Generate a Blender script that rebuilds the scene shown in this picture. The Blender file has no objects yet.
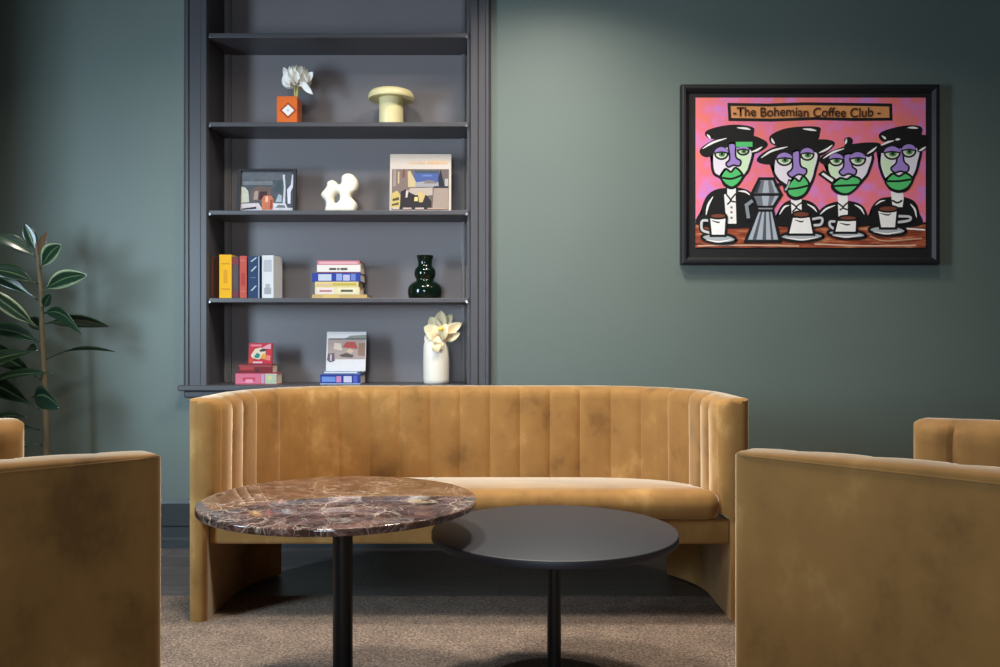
import bpy, bmesh, math, random
from mathutils import Vector, Matrix
random.seed(7)
S = bpy.context.scene
COL = S.collection
PI = math.pi

# ------------------------------------------------------------------ camera
F = 850.0                       # focal length in pixels of the 1000 px wide frame
CAM_Z = 0.98
HOR = 337.0                     # picture row of the horizon
cd = bpy.data.cameras.new('camera')
cam = bpy.data.objects.new('camera', cd); COL.objects.link(cam)
cam.location = (0, 0, CAM_Z); cam.rotation_euler = (PI/2, 0, 0)
cd.sensor_width = 36.0; cd.lens = 36.0*F/1000.0; cd.shift_y = (HOR-333.5)/1000.0
cd.clip_start = 0.05; cd.clip_end = 60
S.camera = cam
def P(px, py, D):               # a picture position at distance D, as a point of the room
    return Vector(((px-500)/F*D, D, CAM_Z-(py-HOR)/F*D))

# ------------------------------------------------------------------ world, lights, exposure
S.view_settings.view_transform = 'Standard'
S.view_settings.look = 'None'
S.view_settings.gamma = 1.0
S.view_settings.use_curve_mapping = False
S.view_settings.exposure = 0.07
w = bpy.data.worlds.new('world'); S.world = w; w.use_nodes = True
w.node_tree.nodes['Background'].inputs[0].default_value = (0.55, 0.68, 0.85, 1)
w.node_tree.nodes['Background'].inputs[1].default_value = 0.3

def area(name, loc, aim, sx, sy, power, col, spread=180):
    l = bpy.data.lights.new(name, 'AREA'); l.shape = 'RECTANGLE'; l.size = sx; l.size_y = sy
    l.energy = power; l.color = col; l.spread = math.radians(spread)
    o = bpy.data.objects.new(name, l); COL.objects.link(o); o.location = loc
    o.rotation_euler = (Vector(aim)-Vector(loc)).to_track_quat('-Z', 'Y').to_euler()
    return o
def spot(name, loc, aim, power, col, ang, blend=0.6, size=0.05):
    l = bpy.data.lights.new(name, 'SPOT'); l.energy = power; l.color = col
    l.spot_size = math.radians(ang); l.spot_blend = blend; l.shadow_soft_size = size
    o = bpy.data.objects.new(name, l); COL.objects.link(o); o.location = loc
    o.rotation_euler = (Vector(aim)-Vector(loc)).to_track_quat('-Z', 'Y').to_euler()
    return o
WARM = (1.0, 0.84, 0.64); COOL = (0.62, 0.83, 1.0); NEUT = (1.0, 0.92, 0.80)
WX = -2.75                      # left wall
CEIL = 2.95
YB0 = -2.6                       # wall behind the camera
area('window_daylight', (WX-0.02, 1.45, 1.45), (0.2, 3.7, 1.05), 0.55, 1.2, 41, COOL, 120)
area('window_daylight', (-0.45, YB0-0.03, 1.45), (0.15, 3.97, 1.45), 1.3, 1.1, 7.5, (0.80, 0.90, 1.0), 56)
for dx_, dy_, pw_, c_, sp_ in ((-0.70, 2.45, 31, NEUT, 140), (0.24, 3.05, 31, NEUT, 130), (1.45, 2.85, 7, WARM, 125), (-0.15, 2.2, 5, NEUT, 130)):
    area('ceiling_downlight', (dx_, dy_, CEIL-0.02), (dx_, dy_+0.02, 0), 0.28, 0.28, pw_, c_, sp_)

# ------------------------------------------------------------------ materials
def lin(c):
    return tuple((v/255/12.92 if v/255 <= 0.04045 else ((v/255+0.055)/1.055)**2.4) for v in c)
class NT:
    def __init__(s, name):
        s.m = bpy.data.materials.new(name); s.m.use_nodes = True
        s.t = s.m.node_tree; s.b = s.t.nodes['Principled BSDF']
    def n(s, typ, **kw):
        x = s.t.nodes.new(typ)
        for k, v in kw.items():
            if k in x.inputs: x.inputs[k].default_value = v
            else: setattr(x, k, v)
        return x
    def l(s, a, ao, b, bi): s.t.links.new(a.outputs[ao], b.inputs[bi])
    def set(s, **kw):
        for k, v in kw.items(): s.b.inputs[k.replace('_', ' ')].default_value = v
def c4(c): return (c[0], c[1], c[2], 1.0)
CACHE = {}
def mat(rgb, rough=0.5, metal=0.0, name=None, var=0.06, scale=30, bump=0.0, spec=0.5):
    """plain paint / paper / ceramic with a light procedural mottling; rgb is the sRGB colour of the thing itself"""
    key = (tuple(rgb), rough, metal, var, scale, bump, spec)
    if key in CACHE: return CACHE[key]
    t = NT(name or 'mat_%02x%02x%02x' % tuple(int(v) for v in rgb))
    base = lin(rgb)
    co = t.n('ShaderNodeTexCoord'); no = t.n('ShaderNodeTexNoise'); no.inputs['Scale'].default_value = scale
    t.l(co, 'Object', no, 'Vector')
    mx = t.n('ShaderNodeMix'); mx.data_type = 'RGBA'
    mx.inputs[6].default_value = c4([v*(1-var) for v in base]); mx.inputs[7].default_value = c4([min(1, v*(1+var)) for v in base])
    t.l(no, 'Fac', mx, 0); t.t.links.new(mx.outputs[2], t.b.inputs['Base Color'])
    t.set(Roughness=rough, Metallic=metal); t.b.inputs['Specular IOR Level'].default_value = spec
    if bump:
        bp = t.n('ShaderNodeBump'); bp.inputs['Strength'].default_value = bump; bp.inputs['Distance'].default_value = 0.002
        t.l(no, 'Fac', bp, 'Height'); t.l(bp, 'Normal', t.b, 'Normal')
    CACHE[key] = t.m
    return t.m

def ramp(t, fac_node, fac_out, stops):
    r = t.n('ShaderNodeValToRGB'); e = r.color_ramp.elements
    while len(e) < len(stops): e.new(0.5)
    for i, (p, c) in enumerate(stops): e[i].position = p; e[i].color = c4(c)
    t.l(fac_node, fac_out, r, 'Fac'); return r

def velvet():
    t = NT('ochre_velvet')
    co = t.n('ShaderNodeTexCoord')
    a = t.n('ShaderNodeTexNoise'); a.inputs['Scale'].default_value = 5.5; a.inputs['Detail'].default_value = 5; a.inputs['Roughness'].default_value = 0.62
    mp = t.n('ShaderNodeMapping'); mp.inputs['Scale'].default_value = (1, 1, 0.75)
    t.l(co, 'Object', mp, 'Vector'); t.l(mp, 'Vector', a, 'Vector')
    r = ramp(t, a, 'Fac', [(0.30, lin((116, 84, 46))), (0.44, lin((146, 107, 60))), (0.56, lin((154, 114, 64))), (0.72, lin((184, 144, 90)))])
    t.l(r, 'Color', t.b, 'Base Color')
    t.set(Roughness=0.72); t.b.inputs['Specular IOR Level'].default_value = 0.15
    t.b.inputs['Sheen Weight'].default_value = 1.0; t.b.inputs['Sheen Roughness'].default_value = 0.32
    t.b.inputs['Sheen Tint'].default_value = c4(lin((255, 233, 204)))
    f = t.n('ShaderNodeTexNoise'); f.inputs['Scale'].default_value = 420
    t.l(co, 'Object', f, 'Vector')
    bp = t.n('ShaderNodeBump'); bp.inputs['Strength'].default_value = 0.10; bp.inputs['Distance'].default_value = 0.001
    t.l(f, 'Fac', bp, 'Height'); t.l(bp, 'Normal', t.b, 'Normal')
    return t.m
VELVET = velvet()

def marble():
    t = NT('brown_marble')
    co = t.n('ShaderNodeTexCoord')
    wn = t.n('ShaderNodeTexNoise'); wn.inputs['Scale'].default_value = 6; wn.inputs['Detail'].default_value = 5
    t.l(co, 'Object', wn, 'Vector')
    mv = t.n('ShaderNodeVectorMath', operation='MULTIPLY_ADD'); mv.inputs[1].default_value = (0.22, 0.22, 0.22)
    t.l(wn, 'Color', mv, 0); t.l(co, 'Object', mv, 2)
    veins = None
    for sc, wd, amt in ((9, 0.022, 0.85), (21, 0.034, 0.55), (47, 0.06, 0.3)):
        v = t.n('ShaderNodeTexVoronoi', feature='DISTANCE_TO_EDGE'); v.inputs['Scale'].default_value = sc
        t.l(mv, 'Vector', v, 'Vector')
        m = t.n('ShaderNodeMapRange'); m.inputs['From Min'].default_value = 0.0; m.inputs['From Max'].default_value = wd
        m.inputs['To Min'].default_value = amt; m.inputs['To Max'].default_value = 0.0
        t.l(v, 'Distance', m, 'Value')
        if veins is None: veins = m
        else:
            mm = t.n('ShaderNodeMath', operation='MAXIMUM'); t.t.links.new(veins.outputs[0], mm.inputs[0]); t.t.links.new(m.outputs[0], mm.inputs[1]); veins = mm
    pn = t.n('ShaderNodeTexNoise'); pn.inputs['Scale'].default_value = 7; pn.inputs['Detail'].default_value = 3
    t.l(co, 'Object', pn, 'Vector')
    pm = t.n('ShaderNodeMapRange'); pm.inputs['From Min'].default_value = 0.34; pm.inputs['From Max'].default_value = 0.54
    t.l(pn, 'Fac', pm, 'Value')
    ml = t.n('ShaderNodeMath', operation='MULTIPLY'); t.t.links.new(veins.outputs[0], ml.inputs[0]); t.l(pm, 'Result', ml, 1)
    cn = t.n('ShaderNodeTexNoise'); cn.inputs['Scale'].default_value = 16; cn.inputs['Detail'].default_value = 6
    t.l(mv, 'Vector', cn, 'Vector')
    r = ramp(t, cn, 'Fac', [(0.32, lin((52, 38, 36))), (0.5, lin((88, 64, 60))), (0.68, lin((128, 98, 88)))])
    mx = t.n('ShaderNodeMix'); mx.data_type = 'RGBA'; mx.inputs[7].default_value = c4(lin((220, 200, 186)))
    t.t.links.new(ml.outputs[0], mx.inputs[0]); t.t.links.new(r.outputs[0], mx.inputs[6]); t.t.links.new(mx.outputs[2], t.b.inputs['Base Color'])
    t.set(Roughness=0.06); t.b.inputs['Coat Weight'].default_value = 0.3; t.b.inputs['Coat Roughness'].default_value = 0.03
    return t.m

def wall_paint():
    t = NT('green_grey_wall_paint')
    co = t.n('ShaderNodeTexCoord'); a = t.n('ShaderNodeTexNoise'); a.inputs['Scale'].default_value = 1.3; a.inputs['Detail'].default_value = 4
    t.l(co, 'Object', a, 'Vector')
    r = ramp(t, a, 'Fac', [(0.35, lin((99, 111, 106))), (0.65, lin((103, 115, 110)))])
    t.l(r, 'Color', t.b, 'Base Color'); t.set(Roughness=0.55)
    f = t.n('ShaderNodeTexNoise'); f.inputs['Scale'].default_value = 160; t.l(co, 'Object', f, 'Vector')
    bp = t.n('ShaderNodeBump'); bp.inputs['Strength'].default_value = 0.05; bp.inputs['Distance'].default_value = 0.001
    t.l(f, 'Fac', bp, 'Height'); t.l(bp, 'Normal', t.b, 'Normal')
    return t.m

def carpet_mat():
    t = NT('woven_carpet')
    co = t.n('ShaderNodeTexCoord')
    a = t.n('ShaderNodeTexNoise'); a.inputs['Scale'].default_value = 130; a.inputs['Detail'].default_value = 2; a.inputs['Roughness'].default_value = 0.7
    t.l(co, 'Object', a, 'Vector')
    r = ramp(t, a, 'Fac', [(0.30, lin((86, 73, 67))), (0.5, lin((122, 106, 94))), (0.70, lin((164, 145, 129)))])
    b = t.n('ShaderNodeTexNoise'); b.inputs['Scale'].default_value = 9; b.inputs['Detail'].default_value = 3; t.l(co, 'Object', b, 'Vector')
    r2 = ramp(t, b, 'Fac', [(0.35, (0.80, 0.80, 0.82)), (0.65, (1.0, 1.0, 1.0))])
    mx = t.n('ShaderNodeMix'); mx.data_type = 'RGBA'; mx.blend_type = 'MULTIPLY'; mx.inputs[0].default_value = 1
    t.t.links.new(r.outputs[0], mx.inputs[6]); t.t.links.new(r2.outputs[0], mx.inputs[7]); t.t.links.new(mx.outputs[2], t.b.inputs['Base Color'])
    t.set(Roughness=0.95); t.b.inputs['Specular IOR Level'].default_value = 0.1
    bp = t.n('ShaderNodeBump'); bp.inputs['Strength'].default_value = 0.4; bp.inputs['Distance'].default_value = 0.003
    t.l(a, 'Fac', bp, 'Height'); t.l(bp, 'Normal', t.b, 'Normal')
    return t.m

def wood_floor():
    t = NT('dark_plank_floor')
    co = t.n('ShaderNodeTexCoord')
    br = t.n('ShaderNodeTexBrick'); br.offset = 0.37
    br.inputs['Scale'].default_value = 1.0; br.inputs['Brick Width'].default_value = 1.5; br.inputs['Row Height'].default_value = 0.14
    br.inputs['Mortar Size'].default_value = 0.0025
    br.inputs['Color1'].default_value = c4(lin((92, 84, 82))); br.inputs['Color2'].default_value = c4(lin((74, 68, 68))); br.inputs['Mortar'].default_value = c4(lin((30, 27, 26)))
    t.l(co, 'Object', br, 'Vector')
    mp = t.n('ShaderNodeMapping'); mp.inputs['Scale'].default_value = (3, 45, 1); t.l(co, 'Object', mp, 'Vector')
    g = t.n('ShaderNodeTexNoise'); g.inputs['Scale'].default_value = 1.0; g.inputs['Detail'].default_value = 5; t.l(mp, 'Vector', g, 'Vector')
    r = ramp(t, g, 'Fac', [(0.3, (0.72, 0.72, 0.72)), (0.7, (1.1, 1.1, 1.1))])
    mx = t.n('ShaderNodeMix'); mx.data_type = 'RGBA'; mx.blend_type = 'MULTIPLY'; mx.inputs[0].default_value = 1
    t.t.links.new(br.outputs[0], mx.inputs[6]); t.t.links.new(r.outputs[0], mx.inputs[7]); t.t.links.new(mx.outputs[2], t.b.inputs['Base Color'])
    t.set(Roughness=0.38)
    return t.m

def leaf_mat(dark, mid, edge, name):
    t = NT(name)
    uv = t.n('ShaderNodeUVMap'); uv.uv_map = 'UVMap'
    sp = t.n('ShaderNodeSeparateXYZ'); t.l(uv, 'UV', sp, 'Vector')
    m = t.n('ShaderNodeMath', operation='SUBTRACT'); m.inputs[1].default_value = 0.5; t.l(sp, 'X', m, 0)
    ab = t.n('ShaderNodeMath', operation='ABSOLUTE'); t.l(m, 'Value', ab, 0)
    no = t.n('ShaderNodeTexNoise'); no.inputs['Scale'].default_value = 9; t.l(uv, 'UV', no, 'Vector')
    ns = t.n('ShaderNodeMath', operation='MULTIPLY_ADD'); ns.inputs[1].default_value = 0.18; ns.inputs[2].default_value = -0.09; t.l(no, 'Fac', ns, 0)
    ad = t.n('ShaderNodeMath', operation='ADD'); t.l(ab, 'Value', ad, 0); t.l(ns, 'Value', ad, 1)
    r = ramp(t, ad, 'Value', [(0.0, mid), (0.07, dark), (0.32, dark), (0.46, edge)])
    rib = ramp(t, ab, 'Value', [(0.0, lin((170, 190, 130))), (0.035, lin((170, 190, 130))), (0.05, (0, 0, 0))])
    gt = t.n('ShaderNodeMath', operation='LESS_THAN'); gt.inputs[1].default_value = 0.03; t.l(ab, 'Value', gt, 0)
    mx = t.n('ShaderNodeMix'); mx.data_type = 'RGBA'; mx.inputs[7].default_value = c4(lin((92, 116, 76)))
    t.l(gt, 'Value', mx, 0); t.t.links.new(r.outputs[0], mx.inputs[6]); t.t.links.new(mx.outputs[2], t.b.inputs['Base Color'])
    t.set(Roughness=0.28); t.b.inputs['Coat Weight'].default_value = 0.25; t.b.inputs['Coat Roughness'].default_value = 0.15
    return t.m
LEAF = leaf_mat(lin((30, 50, 36)), lin((46, 72, 46)), lin((40, 64, 42)), 'rubber_plant_leaf')
LEAF_PALE = leaf_mat(lin((34, 56, 40)), lin((62, 88, 58)), lin((170, 182, 140)), 'variegated_leaf')
LEAF_BUD = leaf_mat(lin((92, 62, 40)), lin((110, 80, 50)), lin((92, 62, 40)), 'young_reddish_leaf')

WALL = wall_paint(); CARPET = carpet_mat(); WOOD = wood_floor(); MARBLE = marble()
SLATE = mat((70, 69, 74), 0.42, name='slate_blue_grey_paint', var=0.04, scale=6)
CEILM = mat((112, 112, 108), 0.8, name='ceiling_paint', scale=2)
FARW = mat((84, 84, 78), 0.8, name='room_wall_paint', scale=2)
BLACK_METAL = mat((20, 20, 23), 0.38, 0.0, name='black_powder_coat', bump=0.05, scale=300)
BLACK_TOP = mat((44, 46, 54), 0.48, name='black_laminate', var=0.05, scale=60)
BLACK_FRAME = mat((22, 23, 27), 0.5, name='black_lacquered_wood', var=0.1, scale=20)
PAPER = mat((226, 216, 196), 0.8, name='book_pages', scale=200, var=0.1)
GLOSS_WHITE = mat((236, 228, 214), 0.35, name='cream_ceramic', var=0.03)

# ------------------------------------------------------------------ object helpers
def link(name, me, parent=None, loc=None):
    o = bpy.data.objects.new(name, me); COL.objects.link(o)
    if parent is not None: o.parent = parent
    if loc is not None: o.location = loc
    return o
def mesh(name, verts, faces, mats, parent=None, fm=None, smooth=False, loc=None, auto=None, recalc=True):
    me = bpy.data.meshes.new(name); me.from_pydata([tuple(v) for v in verts], [], faces)
    if not isinstance(mats, (list, tuple)): mats = [mats]
    for m in mats: me.materials.append(m)
    if fm:
        for p, i in zip(me.polygons, fm): p.material_index = i
    if recalc:
        bm = bmesh.new(); bm.from_mesh(me); bmesh.ops.recalc_face_normals(bm, faces=bm.faces); bm.to_mesh(me); bm.free()
    if smooth:
        for p in me.polygons: p.use_smooth = True
        if auto: me.set_sharp_from_angle(angle=math.radians(auto))
    me.update()
    return link(name, me, parent, loc)
def bevel(o, w, seg=2, ang=40):
    m = o.modifiers.new('bevel', 'BEVEL'); m.width = w; m.segments = seg; m.limit_method = 'ANGLE'; m.angle_limit = math.radians(ang)
    return o
def thing(name, label, cat, loc=(0, 0, 0), rz=0.0, group=None):
    o = bpy.data.objects.new(name, None); COL.objects.link(o); o.empty_display_size = 0.1
    o.location = loc; o.rotation_euler = (0, 0, rz)
    return tag(o, label, cat, group)
def tag(o, label, cat, group=None):
    o['label'] = label; o['category'] = cat
    if group: o['group'] = group
    return o
def struct(o): o['kind'] = 'structure'; return o
class MB:
    def __init__(s): s.v = []; s.f = []; s.m = []
    def add(s, vs, fs, m=0):
        b = len(s.v); s.v += [tuple(v) for v in vs]; s.f += [tuple(i+b for i in f) for f in fs]; s.m += [m]*len(fs)
    def box(s, x0, x1, y0, y1, z0, z1, m=0):
        vs = [(x0,y0,z0),(x1,y0,z0),(x1,y1,z0),(x0,y1,z0),(x0,y0,z1),(x1,y0,z1),(x1,y1,z1),(x0,y1,z1)]
        s.add(vs, [(0,3,2,1),(4,5,6,7),(0,1,5,4),(1,2,6,5),(2,3,7,6),(3,0,4,7)], m)
    def prism(s, pts, z0, z1, m=0):             # pts in xy, extruded along z
        n = len(pts); vs = [(x,y,z0) for x,y in pts]+[(x,y,z1) for x,y in pts]
        fs = [tuple(range(n-1,-1,-1)), tuple(range(n,2*n))]+[(i,(i+1)%n,n+(i+1)%n,n+i) for i in range(n)]
        s.add(vs, fs, m)
    def build(s, name, mats, parent=None, **kw): return mesh(name, s.v, s.f, mats, parent, fm=s.m, **kw)
def box(name, x0, x1, y0, y1, z0, z1, m, parent=None, bev=0.0, **kw):
    b = MB(); b.box(x0, x1, y0, y1, z0, z1); o = b.build(name, m, parent, **kw)
    if bev: bevel(o, bev)
    return o
def lathe(name, prof, m, parent=None, seg=56, loc=None, auto=35, sx=1.0, sy=1.0):
    vs = []; fs = []; n = len(prof)
    for r, z in prof:
        for k in range(seg):
            a = 2*PI*k/seg; vs.append((r*math.cos(a)*sx, r*math.sin(a)*sy, z))
    for i in range(n-1):
        for k in range(seg):
            fs.append((i*seg+k, i*seg+(k+1) % seg, (i+1)*seg+(k+1) % seg, (i+1)*seg+k))
    fs.append(tuple(range(seg-1, -1, -1))); fs.append(tuple(range((n-1)*seg, n*seg)))
    return mesh(name, vs, fs, m, parent, smooth=True, loc=loc, auto=auto, recalc=True)
def tube(name, pts, rads, m, parent=None, seg=12):
    vs = []; fs = []; pts = [Vector(p) for p in pts]
    for i, p in enumerate(pts):
        d = (pts[min(i+1, len(pts)-1)]-pts[max(i-1, 0)]).normalized()
        u = d.cross(Vector((0.3, 1, 0.1))).normalized(); v = d.cross(u)
        for k in range(seg):
            a = 2*PI*k/seg; vs.append(p+(u*math.cos(a)+v*math.sin(a))*rads[i])
    for i in range(len(pts)-1):
        for k in range(seg): fs.append((i*seg+k, i*seg+(k+1) % seg, (i+1)*seg+(k+1) % seg, (i+1)*seg+k))
    fs.append(tuple(range(seg))); fs.append(tuple(range((len(pts)-1)*seg, len(pts)*seg)))
    return mesh(name, vs, fs, m, parent, smooth=True, auto=60)

# ------------------------------------------------------------------ the room
YW = 3.97                       # face of the back wall
XR = 3.3; YB = -2.6
NX0, NX1 = P(207, 0, YW).x, P(470, 0, YW).x   # niche opening
NZ0 = 0.735; NDEP = 0.22
LEDGE = 0.758
b = MB(); b.box(WX-0.1, XR+0.1, YB-0.1, YW+0.5, -0.1, 0.0); struct(b.build('floor', WOOD))
b = MB(); b.box(WX-0.1, XR+0.1, YB-0.1, YW+0.5, CEIL, CEIL+0.1); struct(b.build('ceiling', CEILM))
b = MB()
b.box(WX-0.1, NX0, YW, YW+0.35, 0, CEIL); b.box(NX1, XR+0.1, YW, YW+0.35, 0, CEIL); b.box(NX0, NX1, YW, YW+0.35, 0, NZ0)
b.box(NX0, NX1, YW+NDEP+0.02, YW+0.35, NZ0, CEIL)
struct(b.build('wall_back', WALL))
WY0, WY1, WZ0, WZ1 = 0.65, 2.25, 0.75, 2.55
b = MB()
b.box(WX-0.12, WX, YB, WY0, 0, CEIL); b.box(WX-0.12, WX, WY1, YW, 0, CEIL); b.box(WX-0.12, WX, WY0, WY1, 0, WZ0); b.box(WX-0.12, WX, WY0, WY1, WZ1, CEIL)
struct(b.build('wall_left', WALL))
b = MB(); b.box(WX, -2.42, 2.85, 3.15, 1.2, CEIL); b.box(WX, -2.25, 2.85, 3.15, 0, 1.2); o = struct(b.build('shade_pier_1', WALL)); bevel(o, 0.04, 4)  # unseen pier, added to throw shade on the wall behind the plant
b = MB()
for z0, z1 in ((WZ0, WZ0+0.05), (WZ1-0.05, WZ1)): b.box(WX-0.10, WX+0.015, WY0, WY1, z0, z1)
for y0, y1 in ((WY0, WY0+0.05), (WY1-0.05, WY1)): b.box(WX-0.10, WX+0.015, y0, y1, WZ0+0.05, WZ1-0.05)
struct(b.build('window_1', mat((200, 200, 196), 0.4, name='window_frame_paint')))
b = MB(); b.box(XR, XR+0.1, YB, YW, 0, CEIL); struct(b.build('wall_right', FARW))
b = MB()
b.box(WX, -1.15, YB-0.1, YB, 0, CEIL); b.box(0.25, XR, YB-0.1, YB, 0, CEIL); b.box(-1.15, 0.25, YB-0.1, YB, 0, 0.85); b.box(-1.15, 0.25, YB-0.1, YB, 2.05, CEIL)
struct(b.build('wall_front', FARW))
b = MB()
for z0, z1 in ((0.85, 0.90), (2.00, 2.05)): b.box(-1.15, 0.25, YB-0.08, YB+0.01, z0, z1)
for x0, x1 in ((-1.15, -1.10), (0.20, 0.25)): b.box(x0, x1, YB-0.08, YB+0.01, 0.90, 2.00)
struct(b.build('window_2', mat((200, 200, 196), 0.4, name='window_frame_paint')))
# skirting along the back wall: tall flat board, ledge, stepped foot
DARKG = mat((46, 52, 55), 0.4, name='dark_skirting_paint', var=0.04, scale=4)
def zy(y, D): return CAM_Z-(y-HOR)/F*D
prof = [(YW, 0), (YW-0.034, 0), (YW-0.034, 0.040), (YW-0.026, 0.050), (YW-0.026, 0.098), (YW-0.030, 0.106), (YW-0.030, 0.116), (YW-0.014, 0.124),
        (YW-0.014, 0.205), (YW-0.006, 0.222), (YW, 0.222)]
n = len(prof)
vs = [(WX, y, z) for y, z in prof]+[(XR, y, z) for y, z in prof]
fs = [tuple(range(n)), tuple(range(2*n-1, n-1, -1))]+[(i, (i+1) % n, n+(i+1) % n, n+i) for i in range(n)]
struct(mesh('baseboard_back', vs, fs, DARKG))
CY = 3.204
ca = box('carpet', -2.40, XR-0.02, YB+0.02, CY, 0.0, 0.006, CARPET, bev=0.003)
tag(ca, 'beige brown woven carpet on the floor under the tables and chairs', 'carpet')
CZ = 0.006

# ------------------------------------------------------------------ built-in bookcase
bc = thing('built_in_bookcase', 'dark slate grey bookcase built into the green wall behind the sofa', 'bookcase', (0, YW, 0))
def cas(name, xs, inner_right):
    """moulded casing; xs = pairs (x at the wall plane, projection) from the outer to the inner edge"""
    pts = [(xs[0][0], 0.0)]+[(x, -p) for x, p in xs]+[(xs[-1][0], 0.0)]
    b = MB(); b.prism(pts, LEDGE, CEIL); return b.build(name, SLATE, bc)
def X(px, D=YW-0.03): return (px-500)/F*D
cas('casing', [(X(183), 0.018), (X(186), 0.036), (X(188.5), 0.036), (X(189.5), 0.028), (X(200.0), 0.028), (X(201.2), 0.034), (X(206.5), 0.034), (X(208), 0.02)], True)
cas('casing', [(X(491), 0.018), (X(488.5), 0.036), (X(486), 0.036), (X(485), 0.028), (X(479), 0.028), (X(477.5), 0.034), (X(471), 0.034), (X(469.5), 0.02)], False)
box('back_panel', NX0, NX1, NDEP-0.005, NDEP+0.02, NZ0, CEIL, mat((121, 115, 118), 0.40, name='slate_back_panel', var=0.05, scale=3), bc)
box('side_panel', NX0-0.002, NX0+0.012, -0.01, NDEP, LEDGE, CEIL, SLATE, bc)
box('side_panel', NX1-0.012, NX1+0.002, -0.01, NDEP, LEDGE, CEIL, SLATE, bc)
yb = YW+NDEP
for a0, a1, pr in ((217.5, 222.5, 0.035), (227.5, 231, 0.02), (461.5, 465, 0.02), (468, 471.5, 0.035)):
    box('upright_batten', X(a0, yb-pr), X(a1, yb-pr), NDEP-pr, NDEP-0.004, LEDGE, CEIL, mat((104, 102, 102), 0.35, name='lit_shelf_upright', var=0.04, scale=6), bc, 0.002)  # colour lifted above the slate for the light the uprights catch
SH_Y0 = -0.032
shelf_top = []
for py in (33.0, 122.0, 210.3, 298.0):
    z = zy(py, YW+SH_Y0); shelf_top.append(z)
    sh = box('shelf', X(209), X(468), SH_Y0, NDEP-0.003, z-0.021, z, SLATE, bc, 0.0025)
    for px in (210.2, 466.8):
        c = box('shelf_clip', X(px)-0.005, X(px)+0.005, SH_Y0-0.004, SH_Y0+0.004, z-0.024, z-0.012, mat((150, 150, 155), 0.3, 0.8), sh, 0.001)
        c['label'] = 'small pale metal clip'
box('sill', X(180), X(493), -0.065, NDEP-0.003, LEDGE-0.026, LEDGE, SLATE, bc, 0.005)
box('sill_moulding', X(184), X(490), -0.035, 0.0, LEDGE-0.06, LEDGE-0.026, SLATE, bc, 0.006)
SZ = {2: shelf_top[1], 3: shelf_top[2], 4: shelf_top[3], 5: LEDGE}

# ------------------------------------------------------------------ velvet sofa and tub chairs
def ushape(W, L, R, o_in, chan, r_end):
    """samples along the U from the -x arm front, round the back, to the +x arm front: (x, y, nx, ny, s) ; n points inwards"""
    Ls = L-R; hb = W-R; ri = R-o_in
    S_arc = ri*PI/2; Smax = hb+S_arc+Ls
    def at(s):
        sg = 1 if s >= 0 else -1; a = abs(s)
        if a <= hb: return (s, L, 0, -1)
        if a <= hb+S_arc:
            t = (a-hb)/ri; return (sg*(hb+R*math.sin(t)), Ls+R*math.cos(t), -sg*math.sin(t), -math.cos(t))
        d = a-hb-S_arc; return (sg*W, Ls-d, -sg, 0)
    ss = set()
    k = -int(Smax/chan)-2
    while (k-0.5)*chan < Smax+chan:
        for j in range(10):
            s = (k-0.5+j/10)*chan
            if abs(s) < Smax-r_end: ss.add(round(s, 5))
        k += 1
    for q in (0, 0.04, 0.13, 0.29, 0.5, 0.75, 1.0, 1.4, 1.9, 2.5, 3.2):
        ss.add(round(Smax-q*r_end, 5)); ss.add(round(-Smax+q*r_end, 5))
    return sorted(ss), at, Smax, hb, ri

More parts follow.
